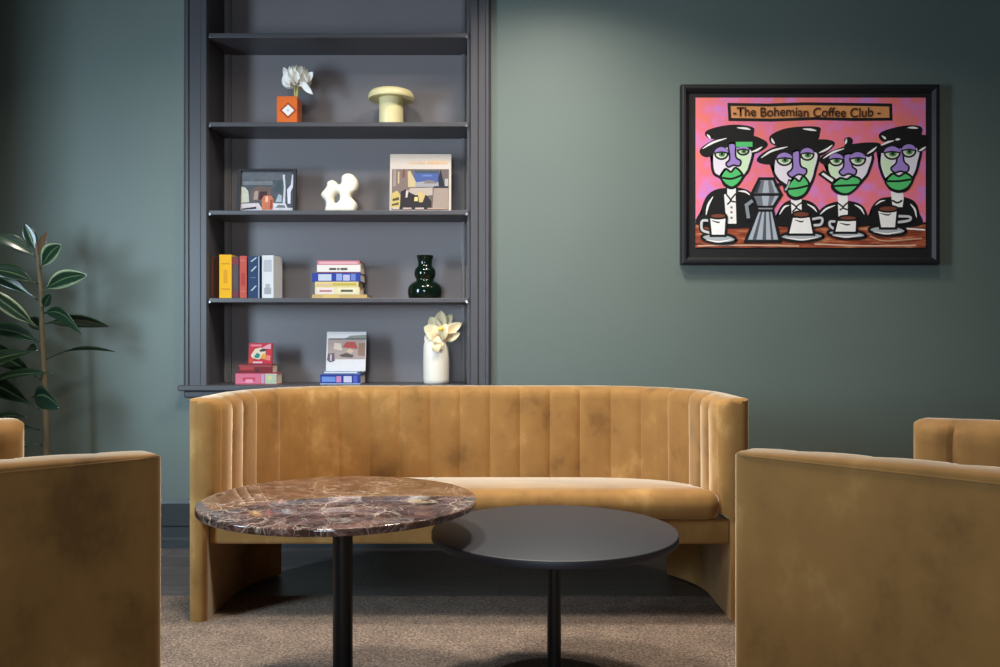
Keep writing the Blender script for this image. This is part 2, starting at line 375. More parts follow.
def tub_seat(root, W, L, R, H, chan, leg_t, seat_top, seat_bot, base_bot, base_y, seam_d=0.008, rise=0.0):
    TH = 0.110; r_end = 0.028
    ss, at, Smax, hb, ri = ushape(W, L, R, TH, chan, r_end)
    seam_z = H-seam_d
    def up(s): t = min(1.0, max(0.0, (Smax-abs(s))/0.40)); return rise*t*(2-t)
    def end_e(s):
        d = Smax-abs(s)
        return 0.0 if d >= r_end else r_end-math.sqrt(max(0, r_end**2-(r_end-d)**2))
    def fs_(s): t = min(1.0, max(0.0, (Smax-abs(s))/0.10)); return 0.55+0.72*math.sqrt(1-(1-t)**2)
    def groove(s):
        u = ((s/chan+0.5) % 1.0); u = min(u, 1-u)*2           # 0 on a stitch line
        if abs(s) > Smax-0.05: return 1.0
        return math.sqrt(max(0.0, 1-(1-u)**2.0))
    # ---- channelled padding with the rolled top
    pr = [(0.000, seam_z, 0), (0.001, H-0.6*seam_d, 0), (0.005, H-0.25*seam_d, 0), (0.013, H-0.0005, 0), (0.024, H, 0.05), (0.040, H+0.002, 0.15), (0.058, H, 0.4), (0.074, H-0.005, 0.7),
          (0.085, H-0.014, 0.95), (0.0915, H-0.027, 1), (0.094, H-0.05, 1), (0.092, seat_top+0.02, 1), (0.092, seat_bot+0.022, 1), (0.088, seat_bot, 1), (0.03, seat_bot, 0), (0.03, seam_z, 0)]
    vs = []; n = len(pr)
    for s in ss:
        x, y, nx, ny = at(s); e = end_e(s); g = groove(s)
        ff = fs_(s)
        for o, z, k in pr:
            if o > 0.03: o = 0.03+(o-0.03)*ff if z > seat_bot+0.001 else 0.0612
            oo = min(max(o-0.013*k*(1-g), e), 0.03+0.0645*ff-e*0.9); zz = min(z-0.006*k*(1-g)*(1 if z > H-0.06 else 0), H+0.002-e*0.8)+up(s)*min(1.0, max(0.0, (z-seam_z)/max(0.004, H-seam_z)))
            vs.append((x+nx*oo, y+ny*oo, zz))
    fs = []; m = len(ss)
    for i in range(m-1):
        for j in range(n): fs.append((i*n+j, i*n+(j+1) % n, (i+1)*n+(j+1) % n, (i+1)*n+j))
    fs.append(tuple(range(n))); fs.append(tuple(range((m-1)*n, m*n)))
    mesh('channelled_backrest', vs, fs, VELVET, root, smooth=True, auto=50)
    # ---- outer shell: reaches the floor as two curved legs, raised across the back
    def zb(s):
        t = abs(s)
        lim = hb+ri*leg_t                     # arc position where the leg ends
        return 0.0 if t > lim else base_bot
    s2 = sorted(ss+[sg*(hb+ri*leg_t)+d for sg in (1, -1) for d in (-0.0015, 0.0015)])
    vs = []; fs = []
    prof = lambda z0: [(0.0, z0), (0.0, z0+0.004), (0.0, seam_z-0.007), (0.003, seam_z-0.001), (0.0295, seam_z-0.001), (0.0295, seat_bot-0.001), (0.0615, seat_bot-0.001), (0.0615, z0)]
    n = 8; m = len(s2)
    for s in s2:
        x, y, nx, ny = at(s); e = end_e(s)
        for o, z in prof(zb(s)):
            oo = min(max(o, e), 0.0640-e)
            vs.append((x+nx*oo, y+ny*oo, z))
    for i in range(m-1):
        for j in range(n): fs.append((i*n+j, i*n+(j+1) % n, (i+1)*n+(j+1) % n, (i+1)*n+j))
    fs.append(tuple(range(n))); fs.append(tuple(range((m-1)*n, m*n)))
    mesh('shell', vs, fs, VELVET, root, smooth=True, auto=50)
    # ---- piping in the seam below the rolled top
    pts = [Vector((at(s)[0]+at(s)[2]*0.0010, at(s)[1]+at(s)[3]*0.0010, seam_z)) for s in ss if abs(s) < Smax-r_end*1.05]
    tube('piping', pts, [0.002]*len(pts), VELVET, root, 8)
    # ---- seat base and cushion, following the inside of the U
    def inner(o, y0, rc):
        pts = []
        for k in range(7):                    # front right corner, then round the back, then the front left corner
            a = -PI/2+k/6*PI/2; pts.append((W-o-rc+rc*math.cos(a), y0+rc+rc*math.sin(a)))
        for k in range(17):
            a = k/16*PI/2; pts.append((hb+(R-o)*math.cos(a), L-R+(R-o)*math.sin(a)))
        for k in range(17):
            a = PI/2+k/16*PI/2; pts.append((-hb+(R-o)*math.cos(a), L-R+(R-o)*math.sin(a)))
        for k in range(7):
            a = PI+k/6*PI/2; pts.append((-(W-o-rc)+rc*math.cos(a), y0+rc+rc*math.sin(a)))
        # fill long straight runs
        out = []
        for i, p in enumerate(pts):
            q = pts[(i+1) % len(pts)]; out.append(p); d = math.dist(p, q); k = int(d/0.08)
            for j in range(1, k+1): out.append((p[0]+(q[0]-p[0])*j/(k+1), p[1]+(q[1]-p[1])*j/(k+1)))
        return out
    bp = inner(0.060, base_y, 0.008)
    b = MB(); b.prism(bp, base_bot, seat_bot); bevel(b.build('seat_base', VELVET, root, smooth=True, auto=40), 0.008)
    cp = inner(0.093, base_y-0.035, 0.05)
    n = len(cp)
    nor = []
    for i in range(n):
        p, q = cp[i-1], cp[(i+1) % n]; d = Vector((q[0]-p[0], q[1]-p[1])).normalized(); nor.append((-d.y, d.x))
    Hc = seat_top-seat_bot
    tilt = 0.068
    rings = [(0.035, 0), (0.012, 0.006), (0.003, 0.025), (0, 0.045), (0.001, Hc-0.045), (0.006, Hc-0.025), (0.018, Hc-0.010), (0.032, Hc-0.004), (0.046, Hc)]
    vs = []; fs = []
    for ins, z in rings:
        for i in range(n): vs.append((cp[i][0]+nor[i][0]*ins, cp[i][1]+nor[i][1]*ins, seat_bot+z-(tilt*max(0, cp[i][1]-base_y)/(L-0.1-base_y) if z > 0.03 else 0)))
    cx = sum(p[0] for p in cp)/n; cy = (base_y+L-TH)/2
    last = (len(rings)-1)*n; extra = ((0.04, 0.005), (0.10, 0.010), (0.2, 0.013))
    for k_, z in extra:
        for i in range(n):
            v = vs[last+i]; fx = max(0.1, 1-k_/(W-0.12)); fy = max(0.15, 1-k_/(0.5*(L-0.15)))
            yy = cy+(v[1]-cy)*fy
            vs.append((v[0]*fx, yy, seat_bot+Hc+z-tilt*max(0, yy-base_y)/(L-0.1-base_y)))
    K = len(rings)+len(extra)
    for i in range(K-1):
        for j in range(n): fs.append((i*n+j, i*n+(j+1) % n, (i+1)*n+(j+1) % n, (i+1)*n+j))
    fs.append(tuple(range(n))); fs.append(tuple(range((K-1)*n, K*n)))
    mesh('seat_cushion', vs, fs, VELVET, root, smooth=True, auto=70)

sofa = thing('velvet_sofa', 'long ochre velvet sofa with a channelled curved back in front of the bookcase', 'sofa', (-0.106, 2.90, CZ))
tub_seat(sofa, 0.961, 0.80, 0.50, 0.764, 0.127, 0.85, 0.446, 0.345, 0.258, 0.035)
ch = thing('velvet_tub_chair', 'ochre velvet tub chair at the left, in front of the leafy plant', 'armchair', (-0.556-0.44*0.691, 1.417+0.44*0.723, CZ), math.radians(133.7))
tub_seat(ch, 0.44, 0.80, 0.36, 0.780, 0.125, 0.92, 0.44, 0.335, 0.25, 0.035, 0.006, 0.009)
c2 = ch.copy(); COL.objects.link(c2); c2.location = (0.391+0.44*0.719, 1.45+0.44*0.695, CZ); c2.rotation_euler = (0, 0, math.radians(224))
for k in list(ch.children):
    d = k.copy(); COL.objects.link(d); d.parent = c2
c2['label'] = 'ochre velvet tub chair at the right, below the framed painting'
for o in (ch, c2): o['group'] = 'tub chairs facing the tables'

# ------------------------------------------------------------------ coffee tables
def table(name, label, x, y, h, r, th, top_m, pole_r, base_r, dx=0.0, taper=1.0):
    t = thing(name, label, 'table', (x, y, CZ))
    h -= CZ
    e = min(0.003, th*0.3)
    lathe('table_top', [(0.001, h-th), (r-e*1.5, h-th), (r-e*0.4, h-th+e*0.5), (r, h-th+e*1.5), (r, h-e*1.2), (r-e*0.35, h-e*0.35), (r-e*1.2, h), (0.001, h)], top_m, t, 128, auto=60, loc=(dx, 0, 0))
    lathe('mounting_plate', [(0.001, h-th-0.006), (pole_r+0.05, h-th-0.006), (pole_r+0.055, h-th-0.0005), (0.001, h-th-0.0005)], BLACK_METAL, t, 48)
    lathe('pole', [(0.001, 0.010), (pole_r, 0.010), (pole_r, h-th-0.09), (pole_r*taper, h-th-0.006), (0.001, h-th-0.006)], BLACK_METAL, t, 40)
    lathe('base', [(0.001, 0), (base_r-0.002, 0), (base_r, 0.002), (base_r, 0.007), (base_r-0.003, 0.010), (pole_r+0.01, 0.013), (0.001, 0.013)], BLACK_METAL, t, 96)
    return t
table('round_marble_table', 'round table with a polished brown marble top, overlapping the black table', -0.420, 2.27, 0.549, 0.3645, 0.019, MARBLE, 0.0265, 0.20, dx=-0.008)
table('round_black_table', 'lower round table with a matt black top, right of the marble table', 0.150, 2.355, 0.448, 0.339, 0.022, BLACK_TOP, 0.0195, 0.20)

# ------------------------------------------------------------------ books
def rgbm(c, rough=0.55): return mat(tuple(v*0.9 for v in c), rough, spec=0.25, var=0.05, scale=40)
def book(label, mode, loc, th, h, d, cover, group=None, rz=0.0, tilt=0.0, spine=(), front=(), name='book', cat='book', ct=0.0022):
    """mode stand: spine to the viewer; flat: lying, spine to the viewer; face: front cover to the viewer"""
    def mp(t, hh, dd):
        return {'stand': (t, dd, hh), 'flat': (hh, dd, t), 'face': (dd, t, hh)}[mode]
    r = thing(name, label, cat, loc, rz, group); r.rotation_euler = (tilt, 0, rz)
    mats = [cover if not isinstance(cover, tuple) else rgbm(cover)]
    b = MB()
    def bx(t0, t1, h0, h1, d0, d1, m=0):
        c = [mp(t, hh, dd) for t in (t0, t1) for hh in (h0, h1) for dd in (d0, d1)]
        xs, ys, zs = zip(*c); b.box(min(xs), max(xs), min(ys), max(ys), min(zs), max(zs), m)
    bx(0, ct, 0, h, 0, d); bx(th-ct, th, 0, h, 0, d); bx(ct, th-ct, 0, h, 0, ct)
    def mi(c):
        m = rgbm(c)
        if m not in mats: mats.append(m)
        return mats.index(m)
    E = 0.0005
    for i, (t0, t1, h0, h1, c) in enumerate(spine): bx(t0*th, t1*th, h0*h, h1*h, -E*(1+0.3*i), 0.0, mi(c))
    for i, f in enumerate(front):
        e = E*(1+0.35*i)
        if f[0] == 'r':
            _, d0, d1, h0, h1, c = f; bx(-e, 0.0, h0*h, h1*h, d0*d, d1*d, mi(c))
        else:
            _, pts, c = f
            vs = [mp(-e, q[1]*h, q[0]*d) for q in pts]; b.add(vs, [tuple(range(len(vs)))], mi(c))
    b.build('cover', mats, r, recalc=True)
    b = MB()
    c = [mp(t, hh, dd) for t in (ct, th-ct) for hh in (0.003, h-0.003) for dd in (ct, d-0.003)]
    xs, ys, zs = zip(*c); b.box(min(xs), max(xs), min(ys), max(ys), min(zs), max(zs)); b.build('pages', PAPER, r)
    return r
DS = 3.985                                   # depth of the fronts of the things on the shelves
def m_(px): return px/F*DS
def row(py, sz): return zy(py, DS)
z4 = SZ[4]
def upright(label, x0, x1, top, cover, spine=(), d=0.125, y=DS, rz=0):
    return book(label, 'stand', (X(x0, y), y, z4), m_(x1-x0), m_(298-top), d, cover, 'upright books on the fourth shelf', spine=spine, rz=rz)
upright('dark brown book at the shelf end, left of the yellow spine', 211.5, 218.0, 256, (70, 44, 34), [(0, 0.3, 0, 1, (120, 66, 42))], y=DS+0.02)
upright('thick bright yellow book standing on the fourth shelf', 219.3, 231.6, 254.2, (255, 190, 0), [(0.15, 0.85, 0.78, 0.81, (226, 152, 12)), (0.15, 0.85, 0.2, 0.23, (226, 152, 12)), (0.35, 0.65, 0.35, 0.66, (232, 164, 14))])
upright('thin grey and maroon book right of the yellow one', 232.4, 238.6, 256.2, (92, 66, 72), [(0, 1, 0.82, 0.96, (134, 52, 66)), (0.1, 0.9, 0.28, 0.78, (88, 76, 84)), (0, 1, 0.05, 0.16, (128, 46, 70))])
upright('coral red book standing beside the blue patterned book', 239.6, 246.6, 255.4, (200, 88, 74), [(0.2, 0.8, 0.3, 0.6, (180, 66, 56)), (0.1, 0.9, 0.88, 0.9, (222, 128, 112)), (0.1, 0.9, 0.16, 0.18, (222, 128, 112))])
def slash(cx, cy, w, hh, c):
    out = []
    for i in range(6):
        f = i/6; out.append((cx-w/2+w*f, cx-w/2+w*(f+0.30), cy-hh/2+hh*f, cy-hh/2+hh*(f+1/6+0.02), c))
    return out
PALE = (196, 214, 226)
upright('navy blue book with pale leaf marks on its spine', 248.3, 259.8, 255.8, (34, 62, 104),
        slash(0.45, 0.92, 0.45, 0.10, PALE)+slash(0.45, 0.70, 0.42, 0.12, PALE)+slash(0.45, 0.24, 0.42, 0.12, PALE)+[(0.2, 0.7, 0.48, 0.5, (96, 130, 160)), (0.88, 0.97, 0, 1, (170, 188, 204))])
bk = upright('white and silver book at the right end of the upright row', 262.0, 274.0, 255.0, (226, 228, 232),
        [(0.15, 0.85, 0.62, 0.9, (190, 190, 198)), (0.3, 0.7, 0.25, 0.34, (180, 180, 186)), (0.2, 0.8, 0.1, 0.25, (170, 170, 176)), (0.1, 0.9, 0.97, 1.0, (240, 240, 240))], d=0.105, rz=math.radians(-8))
# lying stack
def flat(label, x0, x1, top, bot, cover, shelf_z, base_z, group, spine=(), d=0.15, y=DS, rz=0):
    th = m_(bot-top); return book(label, 'flat', (X(x0, y), y, base_z), th, m_(x1-x0), d, cover, group, spine=spine, rz=rz), base_z+th+0.0004
G4 = 'lying books on the fourth shelf'
z = z4+0.0003
o, z = flat('wide tan book at the bottom of the cream stack on the fourth shelf', 312, 367, 294.2, 298, (208, 172, 112), z4, z, G4, [(0.1, 0.9, 0.2, 0.5, (226, 192, 120))], d=0.16)
o, z = flat('cream book with red and black print, second from the bottom of its stack', 315, 359.5, 286.8, 294.2, (236, 220, 178), z4, z, G4,
            [(0.1, 0.9, 0.05, 0.42, (238, 224, 224)), (0.35, 0.6, 0.1, 0.38, (190, 120, 120)), (0.1, 0.9, 0.52, 0.95, (240, 230, 190)), (0.35, 0.65, 0.58, 0.85, (92, 88, 80))], d=0.145)
o, z = flat('yellow and olive book under the blue book of the stack', 315, 358.5, 281.4, 286.8, (226, 206, 134), z4, z, G4, [(0.2, 0.6, 0.05, 0.4, (224, 190, 160)), (0.3, 0.7, 0.4, 0.95, (196, 180, 84))], d=0.145)
o, z = flat('royal blue book with pale panels, in the middle of the stack', 312, 360.5, 272.8, 281.4, (42, 66, 160), z4, z, G4,
            [(0.1, 0.85, 0.13, 0.40, (200, 208, 228)), (0.1, 0.9, 0.50, 0.62, (150, 168, 222)), (0.1, 0.8, 0.64, 0.78, (190, 190, 222)), (0.1, 0.9, 0.80, 0.9, (112, 132, 204))], d=0.155)
o, z = flat('white book with dark lettering under the pink one', 317, 360.5, 263.6, 271.6, (238, 232, 226), z4, z, G4,
            [(0.35, 0.62, 0.28, 0.44, (88, 84, 84)), (0.35, 0.62, 0.46, 0.52, (120, 116, 116)), (0.35, 0.62, 0.54, 0.70, (92, 88, 88)), (0.0, 0.12, 0, 1, (130, 60, 80))], d=0.15)
o, z = flat('thin pink book on top of the cream and blue stack', 317, 359.5, 259.4, 263.6, (206, 128, 142), z4, z, G4, [(0.2, 0.7, 0.05, 0.95, (234, 178, 190))], d=0.15)
# lowest shelf, left pile
z5 = SZ[5]; z = z5+0.0003; G5 = 'boxes and books piled at the left of the lowest shelf'
o, z = flat('pink box with a pale green end, bottom of the left pile', 235.2, 277, 373.2, 384.2, (216, 92, 122), z5, z, G5,
            [(0.08, 0.92, 0.02, 0.60, (228, 120, 148)), (0.3, 0.62, 0.18, 0.48, (214, 70, 100)), (0.15, 0.45, 0.25, 0.42, (246, 168, 196)), (0.08, 0.92, 0.62, 0.7, (196, 168, 200)), (0.05, 0.95, 0.72, 0.99, (190, 206, 178)), (0.45, 0.75, 0.78, 0.88, (220, 216, 150))], d=0.10)
zr = z
o, z = flat('dark red book lying on the pink box', 238.4, 272.6, 364.4, 373.2, (132, 36, 44), z5, z, G5, [(0.35, 0.75, 0.05, 0.45, (186, 66, 64)), (0.1, 0.5, 0.5, 0.6, (90, 40, 50)), (0.7, 0.95, 0.02, 0.98, (160, 70, 78))], d=0.095)
book('small red picture book standing on the dark red book', 'face', (X(248.2, DS+0.03), DS+0.03, z), 0.018, m_(21.2)*1.01, m_(23.3)*1.01, (186, 34, 54), G5, tilt=math.radians(-7),
     front=[('r', 0.04, 0.96, 0.05, 0.97, (196, 44, 62)), ('r', 0.08, 0.55, 0.84, 0.93, (226, 130, 150)), ('p', [(0.5, 0.72), (0.95, 0.72), (0.95, 0.96), (0.8, 0.92)], (226, 160, 176)),
            ('p', [(0.1, 0.42), (0.28, 0.72), (0.5, 0.78), (0.74, 0.7), (0.7, 0.3), (0.4, 0.22), (0.15, 0.3)], (226, 214, 188)), ('p', [(0.24, 0.36), (0.36, 0.54), (0.5, 0.46), (0.46, 0.3), (0.32, 0.27)], (38, 134, 126)),
            ('p', [(0.46, 0.66), (0.62, 0.74), (0.8, 0.7), (0.7, 0.6), (0.5, 0.58)], (64, 58, 62)), ('p', [(0.5, 0.28), (0.62, 0.5), (0.78, 0.44), (0.72, 0.22)], (230, 160, 70)),
            ('p', [(0.72, 0.2), (0.8, 0.42), (0.95, 0.4), (0.94, 0.16)], (236, 130, 120)), ('r', 0.2, 0.6, 0.04, 0.12, (220, 190, 205)), ('r', 0.04, 0.2, 0.06, 0.24, (206, 84, 44))])
# lowest shelf, middle pile
G6 = 'books piled in the middle of the lowest shelf'
z = z5+0.0003
o, z = flat('blue book with coloured panels, bottom of the middle pile', 320.2, 360.6, 374.6, 384.2, (38, 58, 150), z5, z, G6,
            [(0.25, 0.8, 0.04, 0.38, (112, 150, 222)), (0.2, 0.85, 0.40, 0.52, (206, 140, 190)), (0.2, 0.85, 0.58, 0.78, (212, 214, 240)), (0.15, 0.9, 0.82, 0.92, (90, 100, 196)), (0.0, 0.1, 0, 1, (170, 190, 220))], d=0.16)
o, z = flat('thin pale blue book under the standing white brochure', 322.5, 360, 371.6, 374.6, (90, 110, 160), z5, z, G6, [(0.45, 0.98, 0.04, 0.92, (222, 230, 240))], d=0.155)
book('pale brochure with a small house picture, standing on the blue books', 'face', (X(325.8, DS+0.045), DS+0.045, z), 0.008, m_(40.0)*1.01, m_(39.6)*1.01, (228, 226, 230), G6, tilt=math.radians(-9), rz=math.radians(0),
     front=[('r', 0.03, 0.98, 0.3, 0.82, (176, 158, 156)), ('p', [(0.45, 0.82), (0.6, 0.9), (1.0, 0.92), (1.0, 0.8)], (140, 146, 142)), ('r', 0.05, 1.0, 0.8, 0.83, (96, 86, 90)),
            ('p', [(0.18, 0.56), (0.2, 0.72), (0.36, 0.7), (0.4, 0.52)], (222, 206, 190)), ('p', [(0.4, 0.6), (0.5, 0.74), (0.72, 0.74), (0.8, 0.56)], (182, 82, 78)),
            ('p', [(0.32, 0.4), (0.5, 0.46), (0.7, 0.4), (0.66, 0.34), (0.4, 0.36)], (92, 82, 78)), ('p', [(0.02, 0.28), (0.04, 0.44), (0.2, 0.46), (0.22, 0.26), (0.1, 0.22)], (104, 92, 104)),
            ('r', 0.1, 0.14, 0.26, 0.42, (206, 190, 206)), ('p', [(0.8, 0.4), (0.82, 0.7), (0.98, 0.72), (0.98, 0.38)], (150, 120, 104)), ('p', [(0.5, 0.5), (0.6, 0.58), (0.7, 0.5), (0.62, 0.44)], (216, 186, 160))])
# third shelf: dark framed photograph and the art book
z3 = SZ[3]
def hz_(py, D, k): return zy(py, D)-SZ[k]
pf = thing('photo_frame', 'black framed photograph of a copper mug on the third shelf', 'photo frame', (X(236.5, DS+0.03), DS+0.03, z3))
pf.rotation_euler = (math.radians(-5), 0, 0)
fw, fh = m_(59.3), hz_(167.6, DS+0.03, 3)
b = MB()
b.box(0, 0.016, 0, 0.018, 0, fh); b.box(fw-0.014, fw, 0, 0.018, 0, fh); b.box(0.016, fw-0.014, 0, 0.018, 0, 0.006); b.box(0.016, fw-0.014, 0, 0.018, fh-0.010, fh); b.box(0.016, fw-0.014, 0.010, 0.018, 0.006, fh-0.010)
bevel(b.build('frame', BLACK_FRAME, pf), 0.0012)
pw, ph = fw-0.030, fh-0.016
mats = []; b = MB()
def q(pts, c, lay):
    m = mat(c, 0.25, var=0.25, scale=60)
    if m not in mats: mats.append(m)
    b.add([(0.016+u*pw, 0.0098-lay*0.0004, 0.006+v*ph) for u, v in pts], [tuple(range(len(pts)))], mats.index(m))
R4 = lambda a, c_, d_, e: [(a, d_), (c_, d_), (c_, e), (a, e)]
q(R4(0, 1, 0, 1), (84, 88, 96), 0); q(R4(0, 0.8, 0.78, 0.97), (98, 102, 110), 1); q(R4(0.02, 0.6, 0.66, 0.76), (116, 122, 128), 1)
q([(0, 0.22), (0, 0.62), (0.08, 0.6), (0.14, 0.5), (0.16, 0.24)], (196, 196, 180), 2); q([(0.18, 0.26), (0.2, 0.56), (0.36, 0.64), (0.56, 0.6), (0.58, 0.28)], (108, 92, 88), 2)
q([(0.34, 0.3), (0.36, 0.5), (0.5, 0.5), (0.48, 0.28)], (74, 52, 56), 3); q([(0.24, 0.3), (0.26, 0.5), (0.33, 0.52), (0.32, 0.3)], (176, 150, 140), 3)
q(R4(0, 1, 0.0, 0.10), (196, 196, 206), 2); q([(0, 0.06), (0, 0.2), (0.34, 0.22), (0.4, 0.1)], (206, 192, 196), 3); q([(0.62, 0.08), (0.62, 0.22), (0.86, 0.2), (0.9, 0.08)], (206, 202, 210), 3)
q([(0.30, 0.07), (0.02, 0.05), (0.02, 0.08), (0.3, 0.13)], (60, 58, 72), 4); q([(0.66, 0.1), (0.72, 0.17), (0.84, 0.16), (0.86, 0.1)], (110, 120, 128), 4)
q([(0.41, 0.05), (0.40, 0.3), (0.44, 0.4), (0.58, 0.4), (0.63, 0.3), (0.61, 0.05)], (196, 116, 88), 5); q([(0.47, 0.24), (0.47, 0.38), (0.52, 0.38), (0.52, 0.24)], (234, 184, 158), 6); q([(0.56, 0.08), (0.57, 0.3), (0.61, 0.3), (0.6, 0.08)], (150, 76, 60), 6)
q([(0.80, 0.2), (0.82, 0.6), (0.79, 0.9), (0.83, 0.92), (0.85, 0.6), (0.85, 0.2)], (196, 200, 212), 4); q([(0.90, 0.2), (0.88, 0.55), (0.95, 0.66), (0.97, 0.92), (1.0, 0.9), (0.99, 0.6), (0.95, 0.5), (0.95, 0.2)], (214, 210, 224), 4)
q([(0.66, 0.5), (0.68, 0.75), (0.76, 0.78), (0.78, 0.5)], (70, 84, 92), 3); q([(0.66, 0.24), (0.72, 0.44), (0.78, 0.4), (0.78, 0.24)], (160, 174, 184), 3)
b.build('photograph', mats, pf, recalc=False)
abk = book('square cream art book with a city picture on its cover, on the third shelf', 'face', (X(389.4, DS+0.045), DS+0.045, z3), 0.024, hz_(152.8, DS+0.045, 3)*1.005, m_(61.4)*1.012, (222, 208, 196), None, tilt=math.radians(-6),
     front=[('r', 0.035, 0.965, 0.055, 0.745, (116, 102, 100)), ('r', 0.40, 0.80, 0.5, 0.72, (74, 96, 160)), ('p', [(0.4, 0.72), (0.42, 0.68), (0.8, 0.67), (0.8, 0.72)], (66, 82, 96)), ('p', [(0.5, 0.62), (0.56, 0.65), (0.68, 0.65), (0.7, 0.62)], (104, 130, 190)),
            ('p', [(0.04, 0.3), (0.04, 0.74), (0.3, 0.74), (0.44, 0.5), (0.44, 0.3)], (136, 116, 112)), ('p', [(0.05, 0.45), (0.06, 0.74), (0.1, 0.74), (0.1, 0.45)], (168, 150, 146)), ('r', 0.13, 0.155, 0.5, 0.7, (210, 190, 150)),
            ('p', [(0.2, 0.6), (0.21, 0.74), (0.25, 0.74), (0.24, 0.6)], (132, 82, 58)), ('p', [(0.3, 0.44), (0.29, 0.7), (0.33, 0.72), (0.44, 0.5), (0.42, 0.44)], (212, 190, 146)),
            ('p', [(0.42, 0.44), (0.42, 0.52), (0.6, 0.54), (0.8, 0.52), (0.8, 0.44)], (168, 164, 168)), ('p', [(0.55, 0.5), (0.6, 0.56), (0.72, 0.55), (0.78, 0.5)], (132, 120, 120)),
            ('p', [(0.8, 0.42), (0.79, 0.6), (0.83, 0.74), (0.86, 0.6), (0.9, 0.44)], (30, 34, 54)), ('p', [(0.9, 0.45), (0.9, 0.58), (0.955, 0.58), (0.955, 0.45)], (186, 180, 180)), ('r', 0.72, 0.96, 0.42, 0.455, (44, 46, 58)),
            ('p', [(0.3, 0.36), (0.34, 0.42), (0.7, 0.43), (0.7, 0.3), (0.42, 0.28)], (198, 180, 168)), ('p', [(0.7, 0.06), (0.72, 0.42), (0.96, 0.42), (0.96, 0.06)], (172, 152, 140)),
            ('p', [(0.02, 0.08), (0.02, 0.32), (0.12, 0.38), (0.18, 0.3), (0.17, 0.1)], (214, 190, 116)), ('p', [(0.05, 0.2), (0.05, 0.24), (0.15, 0.27), (0.16, 0.22)], (90, 72, 50)), ('p', [(0.04, 0.12), (0.04, 0.15), (0.15, 0.18), (0.15, 0.14)], (96, 78, 54)),
            ('p', [(0.17, 0.07), (0.18, 0.36), (0.26, 0.4), (0.34, 0.34), (0.42, 0.3), (0.6, 0.3), (0.68, 0.2), (0.68, 0.07)], (44, 38, 44)), ('p', [(0.26, 0.26), (0.27, 0.38), (0.31, 0.38), (0.29, 0.26)], (222, 206, 196)),
            ('p', [(0.40, 0.2), (0.41, 0.27), (0.46, 0.27), (0.46, 0.2)], (240, 220, 140)), ('p', [(0.48, 0.18), (0.46, 0.36), (0.52, 0.36), (0.58, 0.3), (0.54, 0.18)], (216, 186, 124)),
            ('r', 0.05, 0.16, 0.062, 0.1, (214, 196, 180)), ('r', 0.22, 0.36, 0.062, 0.09, (206, 180, 170)), ('r', 0.42, 0.56, 0.062, 0.09, (210, 186, 180)), ('r', 0.62, 0.9, 0.062, 0.085, (196, 160, 140))])
# orange title print on the cover (too soft in the photo to read): uneven strokes of the title's length
rnd = random.Random(3); mb = MB(); x = 0.32; BW, BH = m_(61.4)*1.012, hz_(152.8, DS+0.045, 3)*1.005
while x < 0.955:
    wv = rnd.uniform(0.016, 0.026); t_ = 0.875+rnd.uniform(0, 0.03); lo = 0.825
    if abs(x-0.60) > 0.018: mb.box(x*BW, (x+wv*0.55)*BW, -0.0012, 0.0, lo*BH, t_*BH); mb.box(x*BW, (x+wv)*BW, -0.0012, 0.0, (lo+0.012)*BH, (lo+0.026)*BH)
    x += wv+0.012
o = mb.build('title_print', mat((214, 168, 116), 0.5), abk); o['label'] = 'orange title print'

# ------------------------------------------------------------------ vases, lamp, sculpture
DV = 4.04
def hz(py, D, k): return zy(py, D)-SZ[k]
def mv(px): return px/F*DV
# orange cube vase with a white diamond
xv = X(289.4, DV)
ov = thing('cube_vase', 'small orange cube vase with a white diamond, on the second shelf', 'vase', (xv, DV, SZ[2]))
s_ = mv(20.6); hv = hz(97.0, DV-0.03, 2)
ORANGE = mat((232, 112, 46), 0.3, name='orange_ceramic', var=0.05)
b = MB(); h2 = s_/2
ring = [(-h2, -h2), (h2, -h2), (h2, h2), (-h2, h2)]
b.box(-h2, h2, -h2, h2, 0, hv); 
o = b.build('body', ORANGE, ov); bevel(o, 0.006, 3)
lathe('neck', [(0.001, hv-0.002), (0.019, hv-0.002), (0.020, hv+0.002), (0.019, hv+0.006), (0.016, hv+0.006), (0.015, hv), (0.001, hv)], ORANGE, ov, 32, loc=(0.022, 0, 0))
b = MB()
def diamond(cx, cz, r, y, m): b.add([(cx-r, y, cz), (cx, y, cz-r*0.95), (cx+r, y, cz), (cx, y, cz+r*0.95)], [(0, 1, 2, 3)], m)
diamond(0.006, hv*0.50, 0.040, -h2-0.0006, 0); diamond(0.006, hv*0.50, 0.029, -h2-0.0012, 1); diamond(0.006, hv*0.50, 0.009, -h2-0.0018, 2)
o = b.build('diamond_emblem', [mat((176, 66, 26), 0.3), mat((246, 240, 234), 0.35), mat((206, 210, 226), 0.35)], ov, recalc=False); o['label'] = 'white diamond on a darker orange one'

